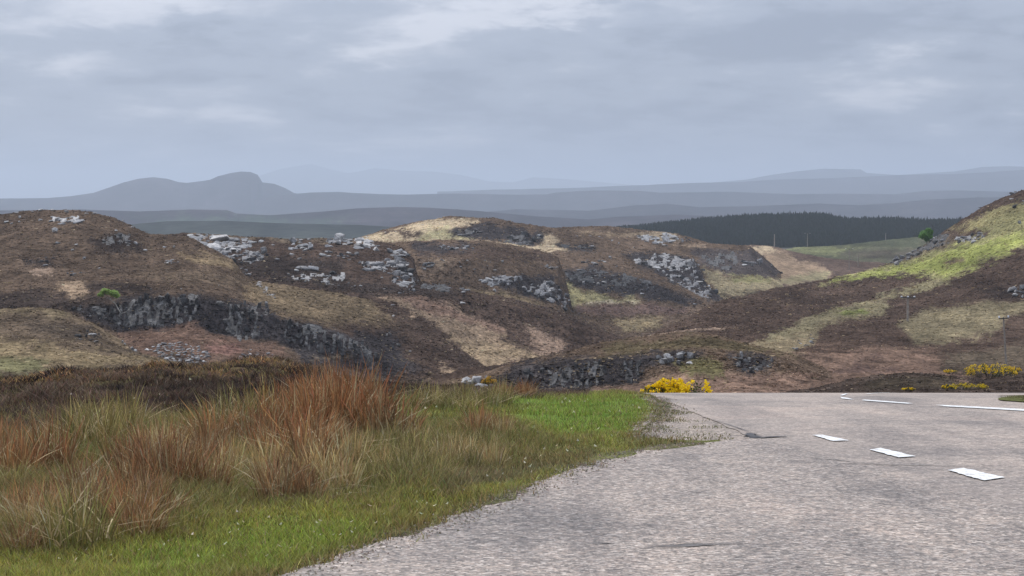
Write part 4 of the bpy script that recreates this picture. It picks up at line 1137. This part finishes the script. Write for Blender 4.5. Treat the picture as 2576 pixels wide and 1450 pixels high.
# taller tussocks where the turf is rough
rough = sstep(-20, 60, poly_sd(spx + 40 * fbm(x, y, 5, 3), spy + 20 * fbm(x, y, 6, 3), [(-300, 1040), (700, 1030), (1000, 1050), (1320, 1075), (1420, 1130), (1250, 1200), (1000, 1270), (620, 1290), (300, 1380), (-300, 1430)]))
hh = hh * (1 + 2.2 * rough * rng.random(len(x)))
c1 = vary(cov * np.array((2.55, 2.2, 1.9)), .34, .1)
dry = (rng.random(len(x)) < .13 + .22 * rough)[:, None]
c1 = np.where(dry, vary(np.repeat([(.30, .24, .12)], len(x), 0), .25), c1)
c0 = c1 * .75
lean = rng.normal(0, .5, (len(x), 2)) * hh[:, None]
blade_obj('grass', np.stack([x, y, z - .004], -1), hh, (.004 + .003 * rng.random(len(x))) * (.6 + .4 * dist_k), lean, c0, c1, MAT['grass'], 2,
          kind='stuff', label='short green turf on the roadside verge')

n = 9000
yw = rng.uniform(_gy[0], 29, n); gw0 = np.interp(yw, _gy, _gx); xw = gw0 + (road_left(yw) - gw0) * rng.random(n) ** 1.8
kw_ = vnoise(xw * 4, yw * 2.2, 121) + .35 * rng.random(n) - .55 * (xw - gw0) / np.maximum(road_left(yw) - gw0, .1) > .5
xw, yw = xw[kw_], yw[kw_]; n = len(xw)
c = vary(np.repeat([(.20, .19, .08)], n, 0), .3, .1); hh = .008 + .018 * rng.random(n)
blade_obj('weeds', np.stack([xw, yw, -(0.0018 * yw + 0.00178 * yw * yw) - .006], -1), hh, np.full(n, .007), rng.normal(0, .6, (n, 2)) * hh[:, None], c * .8, c, MAT['grass'], 2, kind='stuff', label='sparse weeds in the gravel wedge')
n = 16000
tj = rng.random(n); x = np.interp(tj, _t, isl_l) + rng.random(n) ** 1.3 * 3.2; y = np.interp(tj, _t, ys_i)
P = np.stack([x, y, island_h(x, y) + .03 * np.sin(np.pi * tj)], -1); c = vary(np.repeat([(.19, .175, .085)], n, 0), .3, .1)
hh = (.015 + .04 * rng.random(n)) * sstep(-.1, 1.2, x - np.interp(tj, _t, isl_l)) * (.4 + .6 * np.sin(np.pi * tj))
blade_obj('grass', P, hh, np.full(n, .009), rng.normal(0, .5, (n, 2)) * hh[:, None], c * .8, c, MAT['grass'], 2, kind='stuff', label='grass on the small verge at the right edge')

n = 5200
yy_ = float(base_r(1470)) * (float(base_r(1000)) / float(base_r(1470))) ** rng.random(n)
xx_ = grass_edge(yy_) + rng.normal(.03, .09, n)
kg = rng.random(n) < .35 + .65 * vnoise(xx_ * 3, yy_ * 3, 141); xx_, yy_ = xx_[kg], yy_[kg]; n = len(xx_)
zz_ = np.maximum(near_h(xx_, yy_), -(0.0018 * yy_ + 0.00178 * yy_ * yy_) + .004)
sz = (.003 + .006 * rng.random(n) ** 2) * (.6 + .4 * yy_ / 10)
T4 = np.array([(-1, -.7, 0), (1, -.8, 0), (.1, 1, 0), (0, 0, 1.1)])
ra = rng.uniform(0, 6.28, n); ca, sa = np.cos(ra)[:, None], np.sin(ra)[:, None]
Vg = np.stack([xx_[:, None] + (T4[:, 0] * ca - T4[:, 1] * sa) * sz[:, None], yy_[:, None] + (T4[:, 0] * sa + T4[:, 1] * ca) * sz[:, None], zz_[:, None] + T4[:, 2] * sz[:, None]], -1).reshape(-1, 3)
bg = np.arange(n)[:, None] * 4
Tg = np.concatenate([bg + np.array([[0, 1, 3]]), bg + np.array([[1, 2, 3]]), bg + np.array([[2, 0, 3]])])
cg = vary(np.repeat([(.30, .255, .21)], n, 0), .3, .06)
add('grit', new_mesh('grit', Vg, None, Tg, np.repeat(cg, 4, 0), False), MAT['twig'], kind='stuff', label='loose grit and soil crumbs along the tarmac edge')

# small pale flecks: daisies and dead leaves in the turf
x, y = sample_ground(900, 100, 1640, 1000, 1420)
k = (grass_edge(y) - x > .15) & (rng.random(len(x)) < .5); x, y = x[k], y[k]
z = near_h(x, y)
P = np.stack([x, y, z + .03], -1); n = len(x)
blade_obj('daisies', P, np.full(n, .012) * y / 10, np.full(n, .016) * y / 10, rng.normal(0, .012, (n, 2)), vary(np.repeat([(.6, .58, .42)], n, 0), .2), vary(np.repeat([(.62, .6, .5)], n, 0), .2),
          MAT['petal'], 1, kind='stuff', label='tiny pale daisies and leaf flecks in the turf')

# rough long grass between the rushes
x, y = sample_ground(52000, -260, 1480, 1000, 1440)
z = near_h(x, y); spx, spy = proj(x, y, z)
sd = poly_sd(spx + 60 * fbm(x, y, 8, 3), spy + 26 * fbm(x, y, 9, 3), [(-300, 1030), (500, 1030), (900, 1000), (1300, 1000), (1340, 1060), (1440, 1120), (1250, 1190), (1000, 1260), (620, 1280), (300, 1370), (-300, 1420)])
k = (sd > 0) & (vnoise(x * 2.3, y * 2.3, 19) > .35) & (grass_edge(y) - x > .3)
x, y, z = x[k], y[k], z[k]; n = len(x)
t = vnoise(x * 1.2, y * 1.2, 23)[:, None]
t = t * (1 - .65 * sstep(820, 1050, spx[k]))[:, None]
cc = vary((1 - t) * np.array((.15, .175, .05)) + t * np.array((.27, .215, .10)), .28, .1)
hh = .05 + .13 * rng.random(n) ** 1.5
hh = hh * (.55 + .45 * sstep(0, 60, sd[k]))
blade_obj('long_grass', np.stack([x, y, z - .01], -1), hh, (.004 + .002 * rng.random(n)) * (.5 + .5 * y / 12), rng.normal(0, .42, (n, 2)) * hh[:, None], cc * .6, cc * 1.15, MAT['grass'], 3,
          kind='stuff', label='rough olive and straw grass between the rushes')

# heather on the near moor
def heather(name, n, region, label, hmin, hmax, c_lo, c_hi, dens_seed):
    r = rng.uniform(*region[0], n); px = rng.uniform(*region[1], n)
    x = (px - CX) / FPX * r; y = r
    z = near_h(x, y); spx, spy = proj(x, y, z)
    sd = poly_sd(spx + 50 * fbm(x * .7, y * .7, 13, 3), spy + 12 * fbm(x * .7, y * .7, 14, 3), region[2])
    k = (sd > 0) & (vnoise(x * 1.4, y * 1.4, dens_seed) > .22)
    x, y, z, = x[k], y[k], z[k]; n = len(x)
    t = sstep(.25, .8, vnoise(x * .9, y * .45, dens_seed + 3) * .6 + .4 * vnoise(x * 3.1, y * 1.5, dens_seed + 5))[:, None]
    c = vary((1 - t) * np.array(c_lo) + t * np.array(c_hi), .3, .08)
    hh = (hmin + (hmax - hmin) * rng.random(n)) * (.5 + .9 * vnoise(x * 1.4, y * 1.4, dens_seed))
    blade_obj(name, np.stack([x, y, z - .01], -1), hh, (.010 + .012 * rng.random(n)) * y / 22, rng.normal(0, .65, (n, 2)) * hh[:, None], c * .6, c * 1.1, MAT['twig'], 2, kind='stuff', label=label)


heather('heather', 150000, ((15.5, 46), (-260, 1480), [(-300, 890), (1500, 890), (1500, 1000), (1400, 1004), (1000, 1000), (760, 1010), (620, 1040), (300, 1065), (100, 1120), (-300, 1160)]),
        'dark brown heather on the near moor behind the rushes', .04, .12, (.036, .027, .025), (.20, .135, .09), 83)
heather('moor_grass', 60000, ((24, 46), (-260, 900), [(-300, 890), (150, 930), (500, 900), (720, 900), (820, 935), (700, 955), (350, 950), (100, 975), (-300, 985)]),
        'russet and olive moor grass along the near skyline', .04, .11, (.17, .15, .065), (.36, .22, .11), 87)

# ------------------------------------------------------------------ tussocks on the hills
def tussocks(hill, n, wpx, hpx, label, seed):
    rg = np.random.default_rng(seed)
    nc = len(hill.px)
    j = rg.integers(0, hill.nf + 3, n); i = rg.integers(0, nc - 1, n)
    t = rg.random(n); s = rg.random(n)
    def bl(A): return (A[j, i] * (1 - t) + A[j, i + 1] * t) * (1 - s) + (A[j + 1, i] * (1 - t) + A[j + 1, i + 1] * t) * s
    P = np.stack([bl(hill.X), bl(hill.Y), bl(hill.Z)], -1)
    c = hill.C[np.clip(j + rg.integers(-3, 4, n), 0, hill.C.shape[0] - 1), np.clip(i + rg.integers(-7, 8, n), 0, nc - 1)]
    u = P[:, 1] / FPX
    pn = vnoise(P[:, 0] * .12, P[:, 1] * .04, seed)
    lum = 1.35 * np.exp(rg.normal(0, .38, n))[:, None]
    cc = np.clip(c * lum, .01, .6)
    straw = (rg.random(n) < .03 + .15 * sstep(.5, .8, pn))[:, None]
    cc = np.where(straw, np.array((.30, .235, .15)) * np.exp(rg.normal(0, .25, (n, 1))), cc)
    h = .5 * hpx * u * np.exp(rg.normal(-.2, .5, n)); w = .8 * wpx * u * np.exp(rg.normal(-.3, .62, n))
    w = np.minimum(w, 1.9 * wpx * u); h = np.minimum(h, .9 * hpx * u)
    # each tussock: a low crossed pair of tapering tufts
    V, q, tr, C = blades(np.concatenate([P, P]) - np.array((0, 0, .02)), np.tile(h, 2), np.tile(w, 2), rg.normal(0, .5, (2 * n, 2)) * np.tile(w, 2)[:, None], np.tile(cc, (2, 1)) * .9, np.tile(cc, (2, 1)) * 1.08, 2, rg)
    add('tussocks', new_mesh('tussocks', V, q, tr, C, False), MAT['twig'], kind='stuff', label=label)


tussocks(L1, 14000, 8, 4, 'grass and heather tussocks on the near left spur', 301)
tussocks(L2, 42000, 7, 3.6, 'heather tussocks on the big left hill', 302)
tussocks(L3, 34000, 6.5, 3.2, 'heather tussocks on the rock capped hill', 303)
tussocks(L4a, 16000, 6, 3, 'heather tussocks on the brown shoulder', 304)
tussocks(L4b, 24000, 5.5, 2.8, 'grass tussocks on the central hill', 305)
tussocks(L5, 14000, 5, 2.6, 'heather tussocks on the far brown ridge', 306)
tussocks(E, 46000, 6.5, 3.2, 'heather and grass tussocks on the right hillside', 307)
tussocks(F, 20000, 8, 4, 'grass tussocks on the roadside mound', 308)
tussocks(M, 12000, 9, 5, 'heather tussocks on the dark bank beyond the brow', 309)

# ------------------------------------------------------------------ rush clumps
RUSH = {}


def rush_mesh(kind, v):
    rg = np.random.default_rng(500 + v * 13 + len(kind))
    n = {'rust': 260, 'russet': 190, 'straw': 150, 'olive': 150}[kind]
    rad = {'rust': .24, 'russet': .18, 'straw': .17, 'olive': .2}[kind]
    a = rg.uniform(0, 2 * np.pi, n); q = np.sqrt(rg.random(n)) * rad
    P = np.stack([np.cos(a) * q, np.sin(a) * q, np.full(n, -.02)], -1)
    h = (.20 + .38 * rg.random(n) ** .9) * (1 - .35 * (q / rad) ** 2)
    if kind == 'rust': h *= 1.08
    lean = np.stack([np.cos(a), np.sin(a)], -1) * (q / rad * .30 * h)[:, None] + rg.normal(0, .16, (n, 2)) * h[:, None]
    pal = {'rust': ((.15, .105, .055), (.195, .085, .038)), 'russet': ((.175, .13, .068), (.20, .096, .045)),
           'straw': ((.26, .22, .105), (.31, .205, .10)), 'olive': ((.10, .115, .036), (.185, .14, .06))}[kind]
    c0 = np.clip(np.array(pal[0]) * 1.35 * np.exp(rg.normal(0, .55, (n, 1))), .01, .7)
    c1 = np.clip(np.array(pal[1]) * 1.35 * np.exp(rg.normal(0, .55, (n, 1))) * (1 + rg.normal(0, .08, (n, 3))), .01, .7)
    st_ = rg.random(n) < .09
    c0[st_] = np.array((.34, .28, .15)); c1[st_] = np.array((.40, .31, .17))
    w = .0065 + .006 * rg.random(n) ** 2
    # bleached bent stems
    nb = 44
    ab = rg.uniform(0, 2 * np.pi, nb); qb = np.sqrt(rg.random(nb)) * rad
    Pb = np.stack([np.cos(ab) * qb, np.sin(ab) * qb, rg.uniform(-.02, .12, nb)], -1)
    hb = rg.uniform(.06, .3, nb); lb = rg.normal(0, .22, (nb, 2))
    cb = np.clip(np.array((.42, .34, .2)) * (1 + rg.normal(0, .2, (nb, 1))), .05, .8)
    P = np.vstack([P, Pb]); h = np.concatenate([h, hb]); lean = np.vstack([lean, lb]); c0 = np.vstack([c0, cb]); c1 = np.vstack([c1, cb]); w = np.concatenate([w, np.full(nb, .010)])
    V, qd, tr, C = blades(P, h, w, lean, c0, c1, 3, rg)
    me = new_mesh('rush_clump', V, qd, tr, C, smooth=False)
    me.materials.append(MAT['rush'])
    return me


for kd in ('rust', 'russet', 'straw', 'olive'):
    RUSH[kd] = [rush_mesh(kd, v) for v in range(5)]


def rush_zone(poly, n, kinds, label, group, sc=(.8, 1.2), seed=1):
    rnd = random.Random(seed)
    P = np.array(poly); x0, y0 = P.min(0); x1, y1 = P.max(0); done = 0; pts = []; tries = 0; obs = []
    while done < n and tries < 4000:
        tries += 1
        px, py = rnd.uniform(x0, x1), rnd.uniform(y0, y1)
        if poly_sd(np.array([px]), np.array([py]), poly)[0] < 0: continue
        if tries < 3000 and any(abs(px - a) < 38 and abs(py - b) < 14 for a, b in pts): continue
        pts.append((px, py))
        r = float(base_r(py)); x = (px - CX) / FPX * r
        z = float(near_h(np.array([x]), np.array([r]))[0])
        o = add('rush_clump', rnd.choice(RUSH[rnd.choice(kinds)]), None, None, (x, r, z), label=label, cat='rushes', group=group)
        s = rnd.uniform(*sc)
        o.scale = (s * rnd.uniform(.85, 1.2), s * rnd.uniform(.85, 1.2), s * rnd.uniform(.85, 1.1)); o.rotation_euler = (0, 0, rnd.uniform(0, 6.28))
        done += 1; obs.append(o)
    ordinal_labels(obs, label)


rush_zone([(780, 1055), (980, 1070), (980, 1110), (800, 1110)], 8, ['rust'], 'tallest rust-red rush clumps', 'tallest rust-red rushes', (1.0, 1.22), 11)
rush_zone([(640, 1080), (790, 1080), (900, 1140), (860, 1190), (690, 1170)], 10, ['rust', 'rust', 'russet'], 'rust-red rush clumps just below the tallest ones', 'rust-red rushes', (.7, 1.02), 12)
rush_zone([(500, 1090), (660, 1080), (660, 1150), (540, 1150)], 6, ['russet', 'olive'], 'brown olive rush clumps left of the rust-red ones', 'olive brown rushes', (.8, 1.0), 13)
rush_zone([(330, 1130), (620, 1170), (600, 1260), (400, 1250), (300, 1200)], 14, ['russet', 'russet', 'rust', 'straw'], 'russet rush clumps in the middle of the left verge', 'russet rushes of the left verge', (.5, .88), 14)
rush_zone([(60, 1250), (400, 1240), (400, 1370), (280, 1400), (20, 1400)], 18, ['russet', 'straw', 'russet', 'olive'], 'straw and russet rush clumps in the bottom left corner', 'bottom left rushes', (.45, .78), 15)
rush_zone([(-180, 1160), (110, 1150), (140, 1240), (-180, 1260)], 12, ['rust', 'russet'], 'rusty rush clumps at the left picture edge', 'left edge rushes', (.5, .85), 16)
rush_zone([(640, 1200), (900, 1180), (900, 1270), (660, 1285)], 10, ['straw', 'russet', 'straw'], 'straw coloured rush clumps beside the bright turf', 'straw rushes by the turf', (.45, .75), 17)
rush_zone([(900, 1110), (1150, 1100), (1280, 1150), (1100, 1220), (920, 1240)], 15, ['olive', 'straw', 'olive'], 'thin olive rush clumps between tall rushes and layby', 'olive rushes near the layby', (.42, .66), 18)
rush_zone([(1190, 1085), (1290, 1085), (1290, 1105), (1190, 1105)], 4, ['straw', 'russet'], 'low brown rush clumps standing in the green turf', 'lone brown rushes in the turf', (.5, .65), 19)
rush_zone([(1020, 1022), (1260, 1015), (1260, 1030), (1020, 1040)], 8, ['olive'], 'low olive rush clumps along the back of the turf', 'olive rushes at the back of the turf', (.5, .7), 20)
rush_zone([(150, 1110), (330, 1090), (330, 1140), (170, 1150)], 7, ['olive'], 'olive rush clumps in front of the black heather', 'olive rushes before the heather', (.6, .85), 21)
rush_zone([(1235, 1004), (1330, 1000), (1330, 1006), (1240, 1008)], 4, ['rust', 'russet'], 'small rusty rush clumps right of the orange gorse', 'rusty rushes by the gorse', (.4, .55), 22)


# ------------------------------------------------------------------ leafy things
def leaf_cloud(rg, centers, radii, n, size, c_lo, c_hi, squash=1.0):
    """leaf-sized triangles and quads spread through several lobes"""
    k = rg.integers(0, len(centers), n)
    d = rg.normal(0, 1, (n, 3)); d /= np.linalg.norm(d, axis=1)[:, None]
    q = rg.random(n) ** .45
    P = centers[k] + d * (radii[k] * q)[:, None] * np.array((1, 1, squash))
    u = rg.normal(0, 1, (n, 3)); u /= np.linalg.norm(u, axis=1)[:, None]
    v = np.cross(u, rg.normal(0, 1, (n, 3))); v /= np.linalg.norm(v, axis=1)[:, None]
    s = size * rg.uniform(.6, 1.3, n)[:, None]
    V = np.stack([P - u * s, P + v * s * .55, P + u * s, P - v * s * .55], 1).reshape(-1, 3)
    F_ = np.arange(n * 4).reshape(-1, 4)
    t = rg.random((n, 1))
    C = np.array(c_lo) * (1 - t) + np.array(c_hi) * t
    return V, F_, np.repeat(C, 4, 0)


def tube(path, radii, sides=7):
    V = []; Fq = []
    for i, (p, r) in enumerate(zip(path, radii)):
        d = (Vector(path[min(i + 1, len(path) - 1)]) - Vector(path[max(i - 1, 0)])).normalized()
        a = d.orthogonal().normalized(); b = d.cross(a)
        for k in range(sides):
            t = 2 * math.pi * k / sides
            V.append((Vector(p) + a * math.cos(t) * r + b * math.sin(t) * r)[:])
    for i in range(len(path) - 1):
        for k in range(sides):
            Fq.append((i * sides + k, i * sides + (k + 1) % sides, (i + 1) * sides + (k + 1) % sides, (i + 1) * sides + k))
    return V, Fq


def tubes_mesh(name, lst, sides=6):
    V = []; Fq = []
    for path, rad in lst:
        v, f = tube(path, rad, sides); o = len(V)
        V += v; Fq += [tuple(i + o for i in q) for q in f]
    return new_mesh(name, np.array(V), np.array(Fq))


def gorse(loc, w, h, seed, label, flow=1.0, orange=0.0):
    rg = np.random.default_rng(seed)
    e = add('gorse_bush', None, None, None, loc, label=label, cat='gorse bush')
    e.empty_display_size = .3
    nl = max(5, int(w / h * 6))
    cx = rg.uniform(-.42, .42, nl) * w
    cen = np.stack([cx, rg.uniform(-.25, .25, nl) * w * .7, h * (.35 + .3 * rg.random(nl)) * (1 - .7 * (cx / w) ** 2 * 2)], -1)
    rad = h * rg.uniform(.22, .38, nl)
    ls = max(.02, h * .035)
    V, Fq, C = leaf_cloud(rg, cen, rad, 1500, ls, (.03, .045, .012), (.08, .095, .025))
    add('foliage', new_mesh('foliage', V, Fq, None, C, False), MAT['leaf'], e)
    # blossom sits on the upper, outer twigs
    k = rg.integers(0, nl, int(2600 * flow))
    d = rg.normal(0, 1, (len(k), 3)); d[:, 2] = np.abs(d[:, 2]) * .9 - .25; d /= np.linalg.norm(d, axis=1)[:, None]
    cl = rg.random(len(k))
    P = cen[k] + d * (rad[k] * rg.uniform(.8, 1.12, len(k)))[:, None]
    keep = vnoise(P[:, 0] / (h * .22) + 7, P[:, 2] / (h * .16) + P[:, 1] / (h * .2) + 9, seed) > .48
    P = P[keep]; n = len(P)
    u = rg.normal(0, 1, (n, 3)); u /= np.linalg.norm(u, axis=1)[:, None]
    v = np.cross(u, rg.normal(0, 1, (n, 3))); v /= np.linalg.norm(v, axis=1)[:, None]
    s = ls * 1.15
    V = np.stack([P - u * s, P + v * s * .8, P + u * s, P - v * s * .8], 1).reshape(-1, 3)
    t = rg.random((n, 1))
    C = (1 - t) * np.array((.74, .50, .010)) + t * np.array((.90, .68, .02))
    C = C * (1 - orange) + orange * np.array((.62, .30, .02))
    add('blossom', new_mesh('blossom', V, np.arange(n * 4).reshape(-1, 4), None, np.repeat(C, 4, 0), False), MAT['petal'], e)
    st = []
    for i in range(nl):
        b = (cen[i][0] * .35, cen[i][1] * .35, -.05 * h)
        st.append(([b, (cen[i][0] * .7, cen[i][1] * .7, cen[i][2] * .5), tuple(cen[i])], (h * .03, h * .02, h * .008)))
    add('stem', tubes_mesh('stem', st, 5), MAT['stem'], e)
    return e


def near_loc(px, r):
    x = (px - CX) / FPX * r
    return (x, r, float(near_h(np.array([x]), np.array([r]))[0]))


gorse(near_loc(1702, 46), 1.5, .9, 1, 'bright yellow gorse bush right behind the road brow', 1.5)
gorse(near_loc(1640, 44), .32, .62, 2, 'small yellow gorse sprig left of the bright gorse bush', .6)
p, r = F.at(1232, 972); gorse((p.x, p.y, p.z - .1), 1.75, 1.25, 3, 'small orange gorse bush beside the pale boulder', 1.0, .75)
p, r = M.at(2390, 984)
gorse(M.at(2432, 982)[0], 3.4, .62, 4, 'low yellow gorse streak just above the road at right', .9)
gorse(M.at(2385, 983)[0], .9, .5, 5, 'tiny yellow gorse tuft left of the low gorse streak', .8)
gorse(M.at(2285, 988)[0], 1.0, .28, 9, 'faint yellow gorse tips peeping over the far road edge', .5)
pg = E.at(2490, 952)[0]
gorse(pg, 7.0, 2.0, 6, 'wide yellow gorse patch at the foot of the pole', 1.1, .2)
gorse(E.at(2552, 940)[0], 2.6, 1.0, 7, 'small yellow gorse right of the pole foot', .8, .2)
gorse(E.at(2390, 944)[0], 2.6, .8, 8, 'isolated flat yellow gorse left of the wide patch', .8)


def small_tree(base, trunk, limbs, crown, rad, n, leaf, lo, hi, label, name, seed, squash=.8):
    rg = np.random.default_rng(seed)
    e = add(name, None, None, None, base, label=label, cat='tree')
    add('trunk', tubes_mesh('trunk', [trunk], 8), MAT['bark'], e)
    add('limbs', tubes_mesh('limbs', limbs, 5), MAT['bark'], e)
    V, Fq, C = leaf_cloud(rg, np.array(crown), np.array(rad), n, leaf, lo, hi, squash)
    add('crown', new_mesh('crown', V, Fq, None, C, False), MAT['leaf'], e)
    return e


# leaning birch on the left cliff: base, bent trunk, wide flat crown to the upper left
b0, r0 = L2.at(306, 790)
u = r0 / FPX                                       # metres per grid pixel there
crown = []; rad = []
rgt = np.random.default_rng(5)
for k in range(16):
    t = k / 15
    crown.append(((-54 + 42 * t + rgt.uniform(-4, 4)) * u, rgt.uniform(-14, 14) * u, (46 + 10 * math.sin(t * 3) + rgt.uniform(-5, 6)) * u)); rad.append(rgt.uniform(5, 9.5) * u)
small_tree(b0, ([(0, 0, -2 * u), (-4 * u, 0, 4 * u), (-10 * u, 0, 14 * u), (-15 * u, 0, 24 * u), (-25 * u, 0, 33 * u), (-32 * u, 0, 42 * u)], [2.0 * u, 1.8 * u, 1.5 * u, 1.2 * u, .9 * u, .5 * u]),
           [([(-16 * u, 0, 25 * u), (-20 * u, 2 * u, 38 * u), (-14 * u, 4 * u, 50 * u)], [.8 * u, .6 * u, .25 * u]), ([(-25 * u, 0, 33 * u), (-38 * u, -3 * u, 42 * u), (-50 * u, -4 * u, 48 * u)], [.8 * u, .5 * u, .2 * u]),
            ([(0, 0, 0), (10 * u, 1 * u, 4 * u), (18 * u, 1 * u, 10 * u)], [1.0 * u, .7 * u, .3 * u])],
           crown, rad, 4200, .15, (.20, .31, .08), (.36, .48, .18), 'small pale green birch leaning out from the left cliff top', 'birch_tree', 21)
b1, r1 = E.at(2331, 613)
u = r1 / FPX
crown = []; rad = []
for k in range(18):
    a = rgt.uniform(0, 6.28); q = rgt.uniform(0, 13)
    crown.append((math.cos(a) * q * u, math.sin(a) * q * u, (22 + rgt.uniform(-11, 11)) * u)); rad.append(rgt.uniform(7, 10.5) * u)
small_tree(b1, ([(0, 0, -4 * u), (0, 0, 6 * u), (1 * u, 0, 16 * u)], [1.4 * u, 1.2 * u, .8 * u]), [([(1 * u, 0, 12 * u), (7 * u, 0, 24 * u)], [.7 * u, .3 * u]), ([(0, 0, 10 * u), (-7 * u, 1 * u, 22 * u)], [.7 * u, .3 * u])],
           crown, rad, 4600, .34, (.10, .23, .045), (.20, .36, .09), 'round bright green tree on the crest of the right hillside', 'round_tree', 22, .95)


# ------------------------------------------------------------------ electricity poles
def pole(base, h, label, arm=1.0, rot=0.0, lean=0.0, ins=3, thick=1.0, group=None):
    e = add('electricity_pole', None, None, None, base, label=label, cat='pole', group=group)
    e.rotation_euler = (0, lean, rot)
    add('shaft', tubes_mesh('shaft', [([(0, 0, -.5), (0, 0, h * .5), (0, 0, h)], [.19 * thick, .17 * thick, .14 * thick])], 9), MAT['pole'], e)
    if arm:
        bm = bmesh.new()
        bmesh.ops.create_cube(bm, size=1.0, matrix=Matrix.Translation((0, -.17 * thick, h - .25)) @ Matrix.Diagonal((arm * 2.0, .16 * thick, .2 * thick, 1)))
        bmesh.ops.bevel(bm, geom=list(bm.edges), offset=.015, segments=1, affect='EDGES')
        me = bpy.data.meshes.new('crossarm'); bm.to_mesh(me); bm.free()
        add('crossarm', me, MAT['arm'], e)
        for sx in np.linspace(-arm * .92, arm * .92, ins):
            pth = [(sx, -.17, h - .18), (sx, -.17, h - .08), (sx, -.17, h), (sx, -.17, h + .1), (sx, -.17, h + .2)]
            add('insulator', tubes_mesh('insulator', [(pth, [.06 * thick, .2 * thick, .12 * thick, .19 * thick, .05 * thick])], 9), MAT['ceramic'], e)
    return e


def pole_on(hill, px, y_base, y_top, label, **kw):
    p, r = hill.at(px, y_base)
    return pole(p, (y_base - y_top) * r / FPX, label, **kw)


pole_on(E, 2532, 934, 797, 'tall leaning wooden pole rising from the yellow gorse', arm=.8, lean=-.07, ins=2, thick=.85)
pole_on(E, 2283, 809, 748, 'wooden pole with three white insulators on the right slope', arm=1.9, ins=3, thick=1.7)
pole_on(L6, 2136, 680, 626, 'slim pole with two white insulators beyond the right spur', arm=2.6, ins=2, thick=1.35)
pole_on(L6, 2159, 672, 644, 'short bare pole right of the slim pole in the glen', arm=0, thick=1.6)
pole_on(L6, 1948, 624, 591, 'pale pole on the straw crest before the plantation', arm=0, thick=2.3)
pole_on(L7, 2031, 618, 583, 'faint T-shaped pole against the dark plantation', arm=2.6, ins=2, thick=1.7)
pole_on(L7, 2228, 606, 588, 'far faint pole above the dull green pasture', arm=0, thick=1.8)


# ------------------------------------------------------------------ plantation
def conifers(name, n, picks, label, hmin, hmax, lo, hi, seed, wid=.2):
    rg = np.random.default_rng(seed)
    sides = 6; tiers = 3
    V = []; Fc = []; C = []
    base_t = []
    P = picks(n, rg)
    n = len(P)
    H = rg.uniform(hmin, hmax, n) * (.75 + .45 * vnoise(P[:, 0] * .012, P[:, 1] * .012, seed)) * np.exp(rg.normal(0, .09, n)) * (.45 + .55 * sstep(1545, 1780, proj(P[:, 0], P[:, 1], P[:, 2])[0]))
    for t in range(tiers):
        z0 = .10 + .27 * t; z1 = z0 + .42 if t < 2 else 1.0
        rr = wid * (1 - .28 * t)
        ang = np.linspace(0, 2 * np.pi, sides, endpoint=False)[None, :] + rg.uniform(0, 6.28, (n, 1))
        ri = rr * H[:, None] * rg.uniform(.7, 1.15, (n, sides))
        ring = np.stack([P[:, :1] + np.cos(ang) * ri, P[:, 1:2] + np.sin(ang) * ri, P[:, 2:] + H[:, None] * (z0 + rg.uniform(-.04, .04, (n, sides)))], -1)
        tip = np.stack([P[:, 0], P[:, 1], P[:, 2] + H * z1], -1)[:, None, :]
        vv = np.concatenate([ring, tip], 1)
        o = len(V) * n * (sides + 1)
        V.append(vv.reshape(-1, 3))
        b = np.arange(n)[:, None] * (sides + 1) + o
        for k in range(sides):
            Fc.append(b + np.array([[k, (k + 1) % sides, sides]]))
        tt = rg.random((n, 1))
        C.append(np.repeat(np.array(lo) * (1 - tt) + np.array(hi) * tt, sides + 1, 0))
    me = new_mesh(name, np.vstack(V), None, np.vstack(Fc), np.vstack(C), False)
    return add(name, me, MAT['conifer'], kind='stuff', label=label)


def forest_pts(hill, x0, x1, j0, j1, cond=None):
    def f(n, rg):
        i = rg.integers(np.searchsorted(hill.px, x0), np.searchsorted(hill.px, x1) - 1, n)
        j = rg.integers(int(hill.nf * j0), int(hill.nf * j1), n)
        t = rg.random(n); s = rg.random(n)
        P = np.stack([hill.X[j, i] * (1 - t) + hill.X[j, i + 1] * t, hill.Y[j, i] * (1 - s) + hill.Y[j + 1, i] * s, hill.Z[j, i] * (1 - s) + hill.Z[j + 1, i] * s], -1)
        return P
    return f


conifers('conifer_plantation', 15000, forest_pts(FH, 1545, 2560, .0, 1.25), 'dark conifer plantation on the low ridge at right', 7.5, 11, (.012, .018, .012), (.03, .036, .026), 3)

# ------------------------------------------------------------------ haze
hz = 55000
bm = bmesh.new(); bmesh.ops.create_cube(bm, size=1.0, matrix=Matrix.Translation((0, hz * .5, (620 - 320) / 2)) @ Matrix.Diagonal((160000, hz + 70000, 940, 1)))
me = bpy.data.meshes.new('haze'); bm.to_mesh(me); bm.free()
hm = bpy.data.materials.new('thin_air_haze'); hm.use_nodes = True
hn, hl = hm.node_tree.nodes, hm.node_tree.links
hn.clear()
ho = hn.new('ShaderNodeOutputMaterial'); pv = hn.new('ShaderNodeVolumePrincipled')
pv.inputs['Color'].default_value = (0.61, 0.69, 0.80, 1)
pv.inputs['Density'].default_value = 6.2e-5
pv.inputs['Anisotropy'].default_value = 0.3
hl.new(pv.outputs[0], ho.inputs['Volume'])
add('haze', me, hm, kind='stuff', label='thin blue haze over the whole moor')
